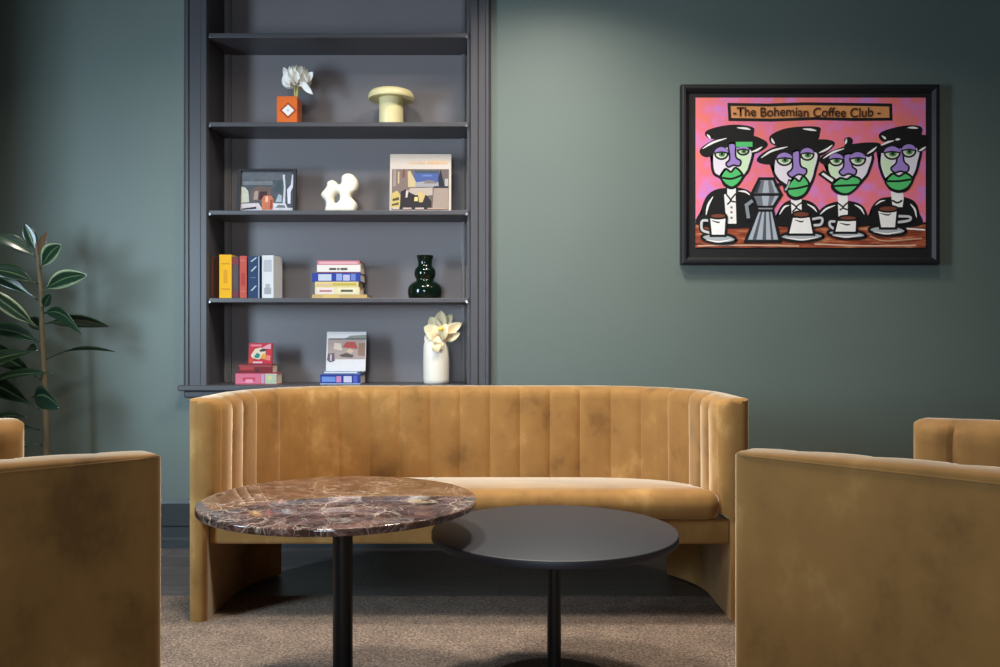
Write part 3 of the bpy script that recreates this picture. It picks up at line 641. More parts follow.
def petal(vs, fs, base, dirv, up, length, width, cup, curl, nu=6, nv=8, tipw=0.15):
    """a curved petal growing from base along up+dirv"""
    base = Vector(base); d = Vector(dirv).normalized(); u = Vector(up).normalized(); side = d.cross(u).normalized()
    b0 = len(vs)
    for j in range(nv+1):
        t = j/nv
        ang = curl[0]+(curl[1]-curl[0])*t
        # integrate along the bend
        pos = Vector((0, 0, 0)); n_ = 12
        for k in range(n_):
            tt = t*k/n_; a = curl[0]+(curl[1]-curl[0])*tt
            pos += (u*math.cos(a)+d*math.sin(a))*(length*t/n_)
        nrm = (d*math.cos(ang)-u*math.sin(ang))
        wv = width*(math.sin(min(1, t*1.06+0.10)*PI*0.86+0.12)**0.75)
        for i in range(nu+1):
            f = (i/nu-0.5)*2
            vs.append(base+pos+side*(f*wv*0.5)-nrm*(cup*wv*(f*f)*-1.0))
    for j in range(nv):
        for i in range(nu):
            a = b0+j*(nu+1)+i; fs.append((a, a+1, a+nu+2, a+nu+1))
WHITE_PETAL = mat((248, 246, 240), 0.55, name='white_petal', var=0.05, scale=50)
CREAM_PETAL = mat((240, 220, 178), 0.55, name='cream_petal', var=0.08, scale=30)
STEM = mat((96, 112, 52), 0.5, name='green_stem'); PALE_STEM = mat((196, 186, 116), 0.5, name='pale_stem')
def blade(vs, fs, a, e, width, bow=0.0, cup=0.2, roll=0.0, peak=0.55, nu=6, nv=9):
    """a broad petal from a to e, its face to the front (-y); bow lifts the middle to the front, cup curls the sides"""
    a = Vector(a); e = Vector(e); d = e-a; L = d.length; d.normalize()
    side = d.cross(Vector((0, 1, 0))).normalized(); nrm = side.cross(d).normalized()
    if nrm.y > 0: nrm = -nrm
    rot = Matrix.Rotation(roll, 3, d); side = rot @ side; nrm = rot @ nrm
    b0 = len(vs)
    for j in range(nv+1):
        t = j/nv; w_ = width*max(0.06, math.sin(PI*min(1.0, 0.06+0.94*t**(math.log(0.5)/math.log(peak))))**0.7)*0.5
        c = a+d*(L*t)+nrm*(bow*L*math.sin(PI*t))
        for i in range(nu+1):
            f = (i/nu-0.5)*2; vs.append(c+side*(f*w_)+nrm*(cup*w_*f*f))
    for j in range(nv):
        for i in range(nu):
            q_ = b0+j*(nu+1)+i; fs.append((q_, q_+1, q_+nu+2, q_+nu+1))
def petals(name, lst, mt, par, org):
    vs = []; fs = []
    for (x0, y0, d0), (x1, y1, d1), wpx, bow, cup, roll in lst:
        a = P(x0, y0, DV+d0)-org; e = P(x1, y1, DV+d1)-org; blade(vs, fs, a, e, mv(wpx), bow, cup, roll)
    o = mesh(name, vs, fs, mt, par, smooth=True, recalc=False)
    so = o.modifiers.new('thick', 'SOLIDIFY'); so.thickness = 0.0012
    return o
# white rose
ro = Vector((xv+0.022, DV, SZ[2]+hv))
fl = thing('white_rose', 'white rose with drooping outer petals in the orange cube vase', 'flower', ro)
for x0, x1 in ((296.4, 298.2), (294.6, 294.6)):
    a = P(x0+0.6, 95.5, DV)-ro; e = P(x1, 86, DV)-ro; tube('stem', [Vector((a.x, 0, 0.001)), a, e], [0.006, 0.006, 0.005], PALE_STEM, fl)
vs = []; fs = []
cb = P(297, 84.5, DV)-ro
for nn, ln, wd, c0, c1, off in ((3, 0.085, 0.05, 0.10, -0.12, 0.3), (4, 0.088, 0.062, 0.55, -0.45, 0.9), (5, 0.090, 0.075, 0.95, -0.45, 0.2), (5, 0.086, 0.085, 1.25, -0.30, 0.75), (5, 0.080, 0.085, 1.5, -0.1, 0.1)):
    for k in range(nn):
        a = 2*PI*k/nn+off; petal(vs, fs, cb, (math.cos(a), math.sin(a), 0), (0, 0, 1), ln, wd, 0.30, (c0, c1))
o = mesh('bloom', vs, fs, WHITE_PETAL, fl, smooth=True, recalc=False); so = o.modifiers.new('thick', 'SOLIDIFY'); so.thickness = 0.0012
petals('outer_petal', [((292, 86, -0.02), (283.5, 67, -0.04), 7, -0.15, 0.3, 0.3)], WHITE_PETAL, fl, ro)
petals('outer_petal', [((301, 84, -0.02), (313, 72, -0.03), 9, -0.15, 0.3, -0.2)], WHITE_PETAL, fl, ro)
petals('outer_petal', [((302, 81, -0.03), (313, 94.5, -0.05), 6.5, 0.12, 0.4, 0.3)], WHITE_PETAL, fl, ro)

# mushroom lamp
CREAM = mat((236, 222, 168), 0.38, name='pale_yellow_enamel', var=0.03)
xl = X(391, DV)
lp = thing('mushroom_lamp', 'pale yellow mushroom shaped table lamp on the second shelf', 'lamp', (xl, DV+0.01, SZ[2]))
hl = hz(86.2, DV-0.055, 2); rs = mv(12.3); rc = mv(23)
lathe('base', [(0.001, 0), (rs*0.98, 0), (rs, 0.004), (rs*0.97, hl*0.5), (rs*0.99, hl*0.82), (0.001, hl*0.82)], CREAM, lp)
lathe('lamp_shade', [(rs*0.9, hl*0.775), (rc*0.90, hl*0.755), (rc*0.975, hl*0.740), (rc, hl*0.755), (rc*0.998, hl*0.815), (rc*0.97, hl*0.885), (rc*0.89, hl*0.943), (rc*0.74, hl*0.977), (rc*0.5, hl*0.995), (rc*0.2, hl), (0.001, hl)], CREAM, lp, 64, auto=60)

# dark green vase
xg = X(425, DV)
GREEN = mat((9, 24, 16), 0.12, name='dark_green_glaze', var=0.2, scale=12)
g = thing('bulb_vase', 'glossy dark green vase of stacked bulbs on the fourth shelf', 'vase', (xg, DV, SZ[4]))
pf_ = [(15.0, 297.9), (15.8, 297.5), (16.8, 295), (17.2, 291.5), (16.8, 288), (15.2, 285), (12.5, 282.8), (9.6, 281.4), (8.8, 280.2), (8.9, 278.8), (10.2, 276.8), (10.7, 273.8), (10.5, 271), (9.2, 268.3), (7.4, 266.6), (6.9, 264.6), (7.0, 262), (7.7, 259), (8.6, 255.6), (8.0, 255.5), (6.6, 259), (6.2, 263), (0.1, 264)]
lathe('body', [(0.001, 0)]+[(mv(r), max(0.0, zy(y, DV)-SZ[4]) if y < 297 else 0.004*(298-y)) for r, y in pf_], GREEN, g, 64, auto=60)

# white bottle vase and cream flowers
xw = X(436.3, DV)
wv_ = thing('white_vase', 'tall white rounded vase at the right of the lowest shelf', 'vase', (xw, DV, SZ[5]))
hw = mv(45.5); rw = mv(12.9)
lathe('body', [(0.001, 0), (rw*0.86, 0), (rw*0.97, 0.006), (rw, 0.02), (rw*1.01, hw*0.5), (rw*0.99, hw*0.82), (rw*0.94, hw*0.90), (rw*0.80, hw*0.96), (rw*0.62, hw*0.99), (rw*0.52, hw), (rw*0.46, hw*0.985), (rw*0.45, hw*0.9), (0.001, hw*0.88)], GLOSS_WHITE, wv_, 64, auto=60)
co_ = Vector((xw, DV, SZ[5]+hw*0.885))
cf = thing('cream_flowers', 'open cream flowers in the tall white vase', 'flower', co_)
tube('stem', [(0, 0, 0.0), (0.004, 0, 0.03), P(442, 335, DV)-co_], [0.004, 0.004, 0.004], STEM, cf)
tube('stem', [(-0.01, 0, 0.0), (-0.012, 0, 0.03), P(430, 341, DV)-co_], [0.003, 0.003, 0.003], STEM, cf)
tube('stem', [(0.004, -0.005, 0.0), (0.0, -0.012, 0.035), P(437, 344, DV-0.04)-co_], [0.003, 0.003, 0.003], STEM, cf)
B0 = (441, 336, -0.01)
petals('bloom', [(B0, (424, 327, -0.01), 14, 0.10, 0.25, 0.2), (B0, (430, 317, 0.01), 13, 0.08, 0.25, 0.1), (B0, (441, 310.5, 0.02), 13, 0.08, 0.25, 0.0), (B0, (452, 314, 0.02), 10, 0.1, 0.25, -0.2),
    ((443, 338, -0.02), (462, 323, -0.03), 11, 0.14, 0.35, -0.3), ((443, 339, -0.02), (460, 333, -0.05), 9, 0.14, 0.4, 0.3), ((440, 339, -0.02), (427, 336, -0.05), 10, 0.12, 0.3, 0.3), ((441, 340, -0.03), (434, 326, -0.06), 12, 0.16, 0.3, 0.2), ((442, 340, -0.03), (447, 324, -0.07), 11, 0.16, 0.3, -0.2)], CREAM_PETAL, cf, co_)
petals('bud', [((437, 343, -0.04), (433, 351, -0.06), 7, 0.3, 0.3, 0.4), ((437, 342, -0.05), (437.5, 353, -0.075), 9, 0.3, 0.4, 0.0), ((438, 343, -0.04), (442, 350, -0.06), 7, 0.3, 0.3, -0.4), ((437, 347, -0.06), (438, 336, -0.07), 8, 0.3, 0.3, 0.0)], CREAM_PETAL, cf, co_)
petals('hanging_petal', [((427, 333, -0.01), (426.5, 345, -0.02), 4, 0.1, 0.3, 0.3)], mat((206, 194, 186), 0.5), cf, co_)
c0 = P(440.5, 331, DV-0.075)-co_
lathe('stamen', [(0.001, 0), (0.010, 0.002), (0.012, 0.01), (0.007, 0.018), (0.001, 0.02)], mat((226, 200, 84), 0.6), cf, 20, loc=c0)

# abstract white sculpture: rounded lobes with a hole
xs0 = 323.0; ys1 = 210.2
def sc(px, py): return ((px-340)/F*DV, (ys1-py)/(ys1-174)*(hz(174, DV-0.03, 3)-0.004))
def smooth_loop(pts, k=6):
    n = len(pts); out = []
    for i in range(n):
        p0, p1, p2, p3 = (Vector(pts[(i+j-1) % n]) for j in range(4))
        for s in range(k):
            t = s/k; out.append(0.5*((2*p1)+(-p0+p2)*t+(2*p0-5*p1+4*p2-p3)*t*t+(-p0+3*p1-3*p2+p3)*t**3))
    return out
def open_curve(pts, k=6):
    pts = [Vector(p) for p in pts]; out = []
    e = [2*pts[0]-pts[1]]+pts+[2*pts[-1]-pts[-2]]
    for i in range(len(pts)-1):
        p0, p1, p2, p3 = e[i:i+4]
        for s in range(k):
            t = s/k; out.append(0.5*((2*p1)+(-p0+p2)*t+(2*p0-5*p1+4*p2-p3)*t*t+(-p0+3*p1-3*p2+p3)*t**3))
    out.append(pts[-1]); return out
z_ = lambda u, v: sc(315+u/13.35, 165+v/13.35)
outl = [z_(*p) for p in ((165, 598), (165, 520), (158, 455), (112, 405), (105, 368), (150, 315), (178, 270), (185, 225), (235, 203), (282, 222), (305, 255), (350, 255), (372, 215), (378, 150), (430, 120), (500, 128), (550, 180), (568, 245), (545, 320), (490, 365), (478, 410), (500, 440), (545, 490), (545, 550), (505, 598), (340, 602))]
hole = [z_(*(296+(p[0]-298)*1.55, 424+(p[1]-422)*1.5)) for p in ((265, 425), (275, 465), (305, 468), (330, 440), (333, 395), (312, 372), (282, 385))]
cu = bpy.data.curves.new('sculpture', 'CURVE'); cu.dimensions = '2D'; cu.fill_mode = 'BOTH'
for lp_ in (outl, hole):
    pts = smooth_loop(lp_, 5); sp = cu.splines.new('POLY'); sp.points.add(len(pts)-1); sp.use_cyclic_u = True
    for p_, v_ in zip(sp.points, pts): p_.co = (v_.x, v_.y, 0, 1)
cu.extrude = 0.014; cu.bevel_depth = 0.020; cu.bevel_resolution = 5; cu.offset = -0.016
tmp = bpy.data.objects.new('tmp', cu); COL.objects.link(tmp)
dg = bpy.context.evaluated_depsgraph_get(); me = bpy.data.meshes.new_from_object(tmp.evaluated_get(dg)); bpy.data.objects.remove(tmp)
me.transform(Matrix.Rotation(PI/2, 4, 'X'))
zmin = min(v.co.z for v in me.vertices)
me.transform(Matrix.Translation((0, 0, -zmin)))
me.materials.clear(); me.materials.append(mat((240, 232, 214), 0.6, name='matt_plaster', var=0.04))
for p in me.polygons: p.use_smooth = True
me.set_sharp_from_angle(angle=math.radians(50))
so = link('abstract_sculpture', me, None, (X(340, DV), DV, SZ[3]))
tag(so, 'white rounded abstract sculpture with a small hole on the third shelf', 'sculpture')

# ------------------------------------------------------------------ framed painting
DP = YW-0.03                                     # depth of the painted sheet
def A(u, v, D=DP): return ((670+u/3.2536-500)/F*D, CAM_Z-(70+v/3.2536-HOR)/F*D)
pic = thing('framed_painting', 'black framed pink painting of four hatted figures drinking coffee, on the green wall', 'picture', (A(458, 0)[0], YW, A(0, 340)[1]))
ox, oz = pic.location.x, pic.location.z
FD = YW-0.046
def fbox(u0, v0, u1, v1, y0, y1, name, m, bev):
    pass
# frame: mitred profile swept round the rectangle
cx0, cz0 = A(38, 632, FD); cx1, cz1 = A(880, 45, FD)
prof = [(0.0, 0.0), (0.0, -0.038), (0.004, -0.044), (0.010, -0.046), (0.020, -0.046), (0.027, -0.040), (0.034, -0.034), (0.034, 0.0)]
vs = []; fs = []
for (sx, x), (sz_, z) in (((1, cx0), (1, cz0)), ((-1, cx1), (1, cz0)), ((-1, cx1), (-1, cz1)), ((1, cx0), (-1, cz1))):
    for o_, y in prof: vs.append((x+sx*o_-ox, y, z+sz_*o_-oz))
n = len(prof)
for i in range(4):
    for j in range(n): a = i*n+j; b_ = i*n+(j+1) % n; c = ((i+1) % 4)*n+(j+1) % n; d = ((i+1) % 4)*n+j; fs.append((a, b_, c, d))
mesh('frame', vs, fs, BLACK_FRAME, pic)
o = box('black_mount', cx0+0.03-ox, cx1-0.03-ox, -0.026, -0.002, cz0+0.03-oz, cz1-0.03-oz, mat((17, 17, 20), 0.6), pic)
# the painting itself: flat shapes, one mesh
PM = []; pb = MB(); LAY = [0]
def pm(c):
    m = mat(c, 0.5, var=0.06, scale=25)
    if m not in PM: PM.append(m)
    return PM.index(m)
BLK = (18, 18, 20)
def shape(pts, c, smooth=False, k=5):
    pts = [Vector(p) for p in pts]
    if smooth: pts = smooth_loop(pts, k)
    # keep inside the sheet
    LAY[0] += 1; y = -0.0300-LAY[0]*0.000020
    vs = []
    for p in pts:
        u = min(max(p[0], 83), 832); v = min(max(p[1], 90), 578)
        x, z = A(u, v); vs.append((x-ox, y, z-oz))
    pb.add(vs, [tuple(range(len(vs)))], pm(c) if not isinstance(c, int) else c)
def stroke(pts, w, c=BLK, smooth=True, taper=False):
    pts = [Vector(p) for p in pts]
    if not smooth and len(pts) > 2:
        for p, q in zip(pts[:-1], pts[1:]):
            d = (q-p).normalized()*w*0.42; stroke([p-d, q+d], w, c)
        return
    if smooth and len(pts) > 2: pts = open_curve(pts, 5)
    L_ = []; R_ = []
    for i, p in enumerate(pts):
        d = (pts[min(i+1, len(pts)-1)]-pts[max(i-1, 0)]); d = Vector((d[0], d[1])).normalized(); nn = Vector((-d[1], d[0]))
        f = w/2*(1 if not taper else max(0.15, math.sin(PI*(0.08+0.84*i/(len(pts)-1)))))
        L_.append(p+nn*f); R_.append(p-nn*f)
    LAY[0] += 1; y = -0.0300-LAY[0]*0.000020
    vs = []
    for p in L_+R_:
        u = min(max(p[0], 83), 832); v = min(max(p[1], 90), 578); x, z = A(u, v); vs.append((x-ox, y, z-oz))
    n = len(pts); pb.add(vs, [(i, i+1, n+i+1, n+i) for i in range(n-1)], pm(c))
def outlined(pts, c, w=8, smooth=True, k=5):
    shape(pts, c, smooth, k); stroke(list(pts)+([pts[0], pts[1]] if smooth else [pts[0]]), w, BLK, smooth)
def ell(cx, cy, rx, ry, rot=0, n=20):
    return [(cx+rx*math.cos(a)*math.cos(rot)-ry*math.sin(a)*math.sin(rot), cy+rx*math.cos(a)*math.sin(rot)+ry*math.sin(a)*math.cos(rot)) for a in (2*PI*i/n for i in range(n))]
# mottled pink ground, brown table top
tp = NT('mottled_pink_paint')
co = tp.n('ShaderNodeTexCoord'); n1 = tp.n('ShaderNodeTexNoise'); n1.inputs['Scale'].default_value = 14; n1.inputs['Detail'].default_value = 1.5; tp.l(co, 'Object', n1, 'Vector')
r1 = ramp(tp, n1, 'Fac', [(0.30, lin((214, 138, 216))), (0.42, lin((236, 130, 178))), (0.52, lin((242, 124, 148))), (0.68, lin((244, 128, 118)))]); tp.l(r1, 'Color', tp.b, 'Base Color'); tp.set(Roughness=0.5)
PM.append(tp.m)
tw = NT('brushed_brown_paint')
co = tw.n('ShaderNodeTexCoord'); mp_ = tw.n('ShaderNodeMapping'); mp_.inputs['Scale'].default_value = (9, 1, 70); tw.l(co, 'Object', mp_, 'Vector')
n1 = tw.n('ShaderNodeTexNoise'); n1.inputs['Scale'].default_value = 1.0; n1.inputs['Detail'].default_value = 3; tw.l(mp_, 'Vector', n1, 'Vector')
r1 = ramp(tw, n1, 'Fac', [(0.30, lin((60, 26, 20))), (0.44, lin((140, 62, 40))), (0.56, lin((168, 84, 54))), (0.70, lin((206, 150, 110)))]); tw.l(r1, 'Color', tw.b, 'Base Color'); tw.set(Roughness=0.5)
PM.append(tw.m)
shape([(83, 90), (832, 90), (832, 578), (83, 578)], 0)
shape([(83, 498), (832, 496), (832, 578), (83, 578)], 1)
stroke([(83, 500), (832, 498)], 6)
WHT = (248, 246, 246); LAV = (238, 230, 244); PGR = (216, 242, 204); PUR = (166, 136, 212); GRN = (86, 200, 116); SIGN = (220, 150, 92)
stroke([(90, 572), (250, 570), (420, 573)], 4, (214, 178, 150)); stroke([(470, 566), (640, 572), (800, 570)], 4, (220, 190, 170)); stroke([(650, 540), (700, 556), (820, 548)], 4, (206, 160, 130)); stroke([(770, 516), (830, 520)], 5, WHT)
outlined([(192, 112), (320, 114), (440, 110), (600, 112), (718, 114), (719, 160), (600, 161), (470, 158), (330, 163), (195, 161)], SIGN, 10, smooth=False)
def hat(brim, crown, hl):
    shape(brim, BLK, True); shape(crown, BLK, True)
    for h_ in hl: stroke(h_, 7, WHT, True, True)
def face(outline, div, e1, e2, nose, lips, mid, *ht):
    outlined(outline, LAV, 9)
    if div: shape(div, PGR, True)
    hat(*ht)
    outlined(nose, PUR, 6)
    for (ex, ey, rx, ry) in (e1, e2):
        outlined(ell(ex, ey, rx, ry), (224, 232, 206), 6)
        shape(ell(ex+2, ey+4, rx*0.5, ry*0.42), (92, 150, 96)); shape(ell(ex+2, ey+3, rx*0.2, ry*0.25), BLK)
        shape([(ex-rx, ey-2), (ex-rx*0.8, ey-ry*0.7), (ex, ey-ry*1.05), (ex+rx*0.8, ey-ry*0.7), (ex+rx, ey-2), (ex, ey-4)], PUR, True)
        stroke([(ex-rx*1.02, ey), (ex, ey-4), (ex+rx*1.02, ey)], 5)
    outlined(lips, GRN, 7); stroke(mid, 7)
# bodies first
outlined([(97, 505), (104, 455), (122, 412), (150, 392), (188, 386), (225, 386), (258, 398), (276, 425), (280, 505)], BLK, 6)
shape([(176, 405), (213, 398), (216, 500), (188, 500), (180, 460)], WHT); shape([(186, 380), (214, 380), (214, 408), (186, 410)], WHT)
stroke([(183, 404), (197, 424), (186, 438)], 5); stroke([(214, 402), (198, 424), (214, 430)], 5)
for y in (447, 463, 481): shape(ell(200, y, 4, 4), (120, 116, 116))
stroke([(117, 472), (124, 440), (140, 412)], 7, WHT, True, True); stroke([(222, 394), (244, 396), (262, 408)], 6, WHT, True, True)
outlined([(345, 505), (352, 465), (372, 436), (400, 424), (430, 424), (462, 434), (486, 462), (500, 505)], BLK, 6)
shape([(392, 410), (428, 410), (428, 470), (396, 470)], WHT); stroke([(390, 430), (410, 446), (398, 462)], 5); stroke([(430, 430), (411, 446), (426, 458)], 5)
stroke([(356, 470), (372, 446), (388, 440)], 6, WHT, True, True); stroke([(446, 436), (466, 448), (478, 462)], 6, WHT, True, True)
outlined([(480, 505), (482, 470), (506, 444), (548, 430), (590, 430), (624, 444), (640, 474), (640, 505)], BLK, 6)
shape([(545, 405), (578, 405), (578, 480), (548, 480)], WHT); stroke([(545, 432), (562, 447), (552, 456)], 5); stroke([(580, 430), (563, 447), (578, 455)], 5)
stroke([(488, 470), (508, 452), (538, 440)], 6, WHT, True, True); stroke([(600, 438), (620, 450), (632, 470)], 6, WHT, True, True)
outlined([(650, 505), (655, 455), (680, 424), (715, 416), (760, 416), (795, 432), (808, 465), (808, 505)], BLK, 6)
shape([(718, 395), (758, 395), (760, 420), (756, 446), (724, 446)], WHT); stroke([(722, 424), (740, 432), (756, 424)], 6); stroke([(668, 440), (684, 428), (700, 424)], 5, WHT, True, True); stroke([(782, 436), (796, 454), (802, 480)], 6, WHT, True, True)
# figure one
face([(140, 250), (136, 295), (142, 335), (166, 352), (178, 374), (200, 384), (222, 372), (240, 346), (258, 318), (262, 250)], [(218, 258), (256, 258), (254, 312), (238, 340), (222, 316)], (167, 271, 21, 19), (238, 262, 18, 14),
     [(190, 240), (212, 240), (214, 282), (230, 296), (226, 312), (206, 310), (190, 316), (182, 304), (194, 288)], [(164, 346), (180, 322), (198, 332), (214, 318), (236, 342), (226, 366), (202, 382), (178, 370)], [(166, 350), (200, 354), (234, 342)],
    [(96, 264), (110, 246), (150, 224), (200, 212), (262, 212), (306, 228), (318, 244), (300, 262), (268, 274), (258, 258), (205, 252), (160, 258), (130, 282), (106, 280)], [(126, 222), (116, 200), (160, 184), (215, 178), (268, 186), (273, 204), (262, 226), (190, 226)],
    [[(106, 256), (140, 236), (184, 222)], [(218, 188), (244, 190), (262, 194)], [(262, 268), (284, 260), (300, 250)], [(120, 210), (126, 216), (132, 224)]])
shape([(214, 234), (268, 234), (268, 250), (214, 250)], GRN)
# figure two
face([(338, 290), (336, 330), (352, 358), (380, 380), (384, 406), (408, 420), (436, 408), (456, 376), (472, 330), (474, 262)], [(432, 285), (468, 280), (464, 330), (446, 366), (432, 330)], (372, 290, 24, 20), (446, 274, 21, 19),
     [(398, 268), (420, 262), (424, 310), (444, 324), (438, 342), (416, 340), (396, 350), (382, 336), (398, 318)], [(382, 378), (402, 352), (420, 362), (434, 346), (452, 372), (438, 404), (408, 416), (384, 404)], [(382, 388), (418, 384), (450, 376)],
    [(282, 294), (296, 274), (340, 250), (400, 236), (470, 226), (520, 228), (536, 240), (518, 262), (486, 280), (470, 268), (420, 274), (384, 276), (346, 286), (326, 306), (296, 304)], [(330, 240), (326, 214), (370, 192), (430, 184), (484, 186), (488, 202), (478, 230), (440, 250), (380, 254)],
    [[(296, 286), (330, 264), (382, 250)], [(432, 192), (456, 194), (476, 198)], [(484, 270), (510, 258), (528, 244)], [(330, 222), (334, 232), (340, 240)]])
# figure three
face([(512, 290), (512, 330), (530, 356), (528, 384), (552, 402), (580, 402), (604, 384), (624, 362), (646, 330), (650, 268)], [(516, 300), (540, 312), (548, 340), (530, 350), (518, 330)], (540, 292, 22, 19), (610, 290, 25, 21),
     [(566, 276), (590, 272), (592, 312), (606, 326), (600, 342), (580, 338), (562, 344), (550, 332), (564, 314)], [(528, 372), (552, 352), (574, 356), (594, 346), (620, 358), (606, 384), (576, 404), (544, 396)], [(528, 378), (572, 376), (614, 374)],
    [(486, 292), (500, 276), (540, 258), (590, 242), (640, 236), (678, 238), (684, 250), (664, 270), (646, 284), (622, 276), (590, 278), (556, 284), (528, 296), (512, 310), (492, 304)], [(560, 262), (568, 244), (566, 226), (582, 218), (594, 228), (592, 246), (600, 262)],
    [[(498, 288), (530, 268), (566, 256)], [(574, 224), (572, 234), (570, 242)], [(640, 274), (658, 262), (672, 250)]])
outlined([(486, 340), (498, 330), (536, 356), (528, 370)], WHT, 7, smooth=False)
# figure four
face([(686, 250), (680, 300), (690, 340), (704, 366), (716, 386), (744, 396), (772, 386), (790, 352), (806, 310), (806, 245)], [(690, 290), (716, 296), (726, 326), (706, 346), (692, 320)], (722, 270, 25, 20), (776, 263, 22, 20),
     [(738, 256), (756, 252), (760, 296), (776, 314), (770, 332), (748, 330), (730, 334), (718, 320), (736, 300)], [(700, 360), (722, 338), (744, 346), (766, 336), (788, 354), (774, 382), (744, 394), (714, 384)], [(704, 362), (744, 362), (784, 356)],
    [(680, 268), (690, 242), (740, 230), (800, 216), (832, 214), (832, 256), (806, 268), (800, 254), (760, 254), (720, 260), (696, 270)], [(690, 232), (680, 208), (720, 190), (780, 180), (816, 186), (818, 206), (808, 226), (740, 238)],
    [[(686, 246), (706, 236), (728, 230)], [(732, 228), (740, 226), (748, 226)], [(772, 188), (790, 188), (806, 190)], [(808, 264), (820, 258), (832, 250)], [(688, 214), (698, 222), (700, 226)]])
# moka pot
GRY = (112, 118, 130); LGR = (176, 184, 196); DGR = (52, 56, 66)
outlined([(290, 354), (336, 354), (362, 406), (264, 406)], GRY, 9, False); shape([(306, 360), (318, 360), (322, 400), (300, 400)], LGR); shape([(328, 360), (334, 360), (350, 400), (340, 400)], LGR); shape([(290, 362), (296, 362), (284, 400), (272, 400)], DGR)
outlined([(264, 406), (362, 406), (336, 446), (282, 446)], GRY, 9, False); shape([(298, 410), (322, 410), (318, 442), (302, 442)], LGR); shape([(340, 410), (352, 410), (334, 440), (328, 440)], LGR)
outlined([(282, 446), (336, 446), (334, 458), (286, 458)], (140, 146, 156), 6, False)
outlined([(286, 458), (334, 458), (358, 558), (244, 558)], (84, 90, 102), 9, False)
for a0, a1, b0, b1 in ((288, 294, 254, 268), (300, 306, 280, 300), (312, 320, 312, 328), (326, 330, 336, 350)): shape([(a0, 462), (a1, 462), (b1, 552), (b0, 552)], LGR)
stroke([(268, 424), (244, 436), (252, 482)], 22, BLK, False); stroke([(264, 428), (248, 440), (254, 478)], 11, (140, 146, 156), False)
stroke([(340, 376), (368, 372), (376, 396), (388, 356)], 9, BLK); stroke([(374, 392), (382, 380), (388, 362)], 6, LGR)
# cups and saucers
def cup(body, coffee, sau, handle, marks=()):
    outlined(ell(*sau), (176, 182, 188), 9); stroke([(sau[0]-sau[2]*0.75, sau[1]+sau[3]*0.3), (sau[0], sau[1]+sau[3]*0.7), (sau[0]+sau[2]*0.75, sau[1]+sau[3]*0.2)], 5, WHT, True, True)
    stroke(handle, 17, BLK); stroke(handle, 8, (206, 206, 210))
    outlined(body, WHT, 8, False); outlined(ell(*coffee), (122, 66, 48), 6)
    stroke([(body[0][0]+8, body[0][1]+10), ((body[0][0]+body[1][0])/2, body[0][1]+16), (body[1][0]-22, body[1][1]+14)], 5, DGR, True, True)
cup([(126, 480), (184, 480), (180, 540), (132, 540)], (156, 475, 27, 9), (158, 548, 56, 16, 0.08), [(126, 490), (104, 492), (104, 520), (128, 530)])
cup([(396, 478), (456, 476), (468, 536), (382, 536)], (426, 470, 28, 10), (428, 542, 70, 15, -0.02), [(460, 486), (492, 482), (490, 502), (466, 506)])
cup([(542, 488), (608, 488), (606, 530), (532, 530)], (578, 482, 30, 8), (574, 534, 62, 14, 0.08), [(540, 494), (520, 494), (520, 508), (534, 518)])
cup([(672, 456), (740, 454), (734, 516), (682, 516)], (708, 452, 32, 10), (706, 522, 60, 16, 0.04), [(740, 476), (778, 478), (776, 490), (738, 496)])
pb.build('painting', PM, pic, recalc=False)
# sign lettering
tc = bpy.data.curves.new('lettering', 'FONT'); tc.body = '-The Bohemian Coffee Club -'; tc.size = 0.1; tc.offset = 0.0016
to = bpy.data.objects.new('tmp', tc); COL.objects.link(to)
dg = bpy.context.evaluated_depsgraph_get(); me = bpy.data.meshes.new_from_object(to.evaluated_get(dg)); bpy.data.objects.remove(to)
xs = [v.co.x for v in me.vertices]; ys = [v.co.y for v in me.vertices]
x0, zb_ = A(204, 152); x1, zt_ = A(684, 122); ymax = max(ys)
sx_ = (x1-x0)/(max(xs)-min(xs)); sy_ = (zt_-zb_)/ymax
for v in me.vertices:
    fx = (v.co.x-min(xs))*sx_; v.co = (x0+fx-ox, -0.0300-(LAY[0]+8)*0.00002, zb_+v.co.y*sy_+0.0015*math.sin(fx*31)+0.002*math.sin(fx*9)-oz)
me.materials.clear(); me.materials.append(mat((70, 36, 20), 0.5))
o = link('lettering', me, pic); o['label'] = 'hand painted dark brown lettering'

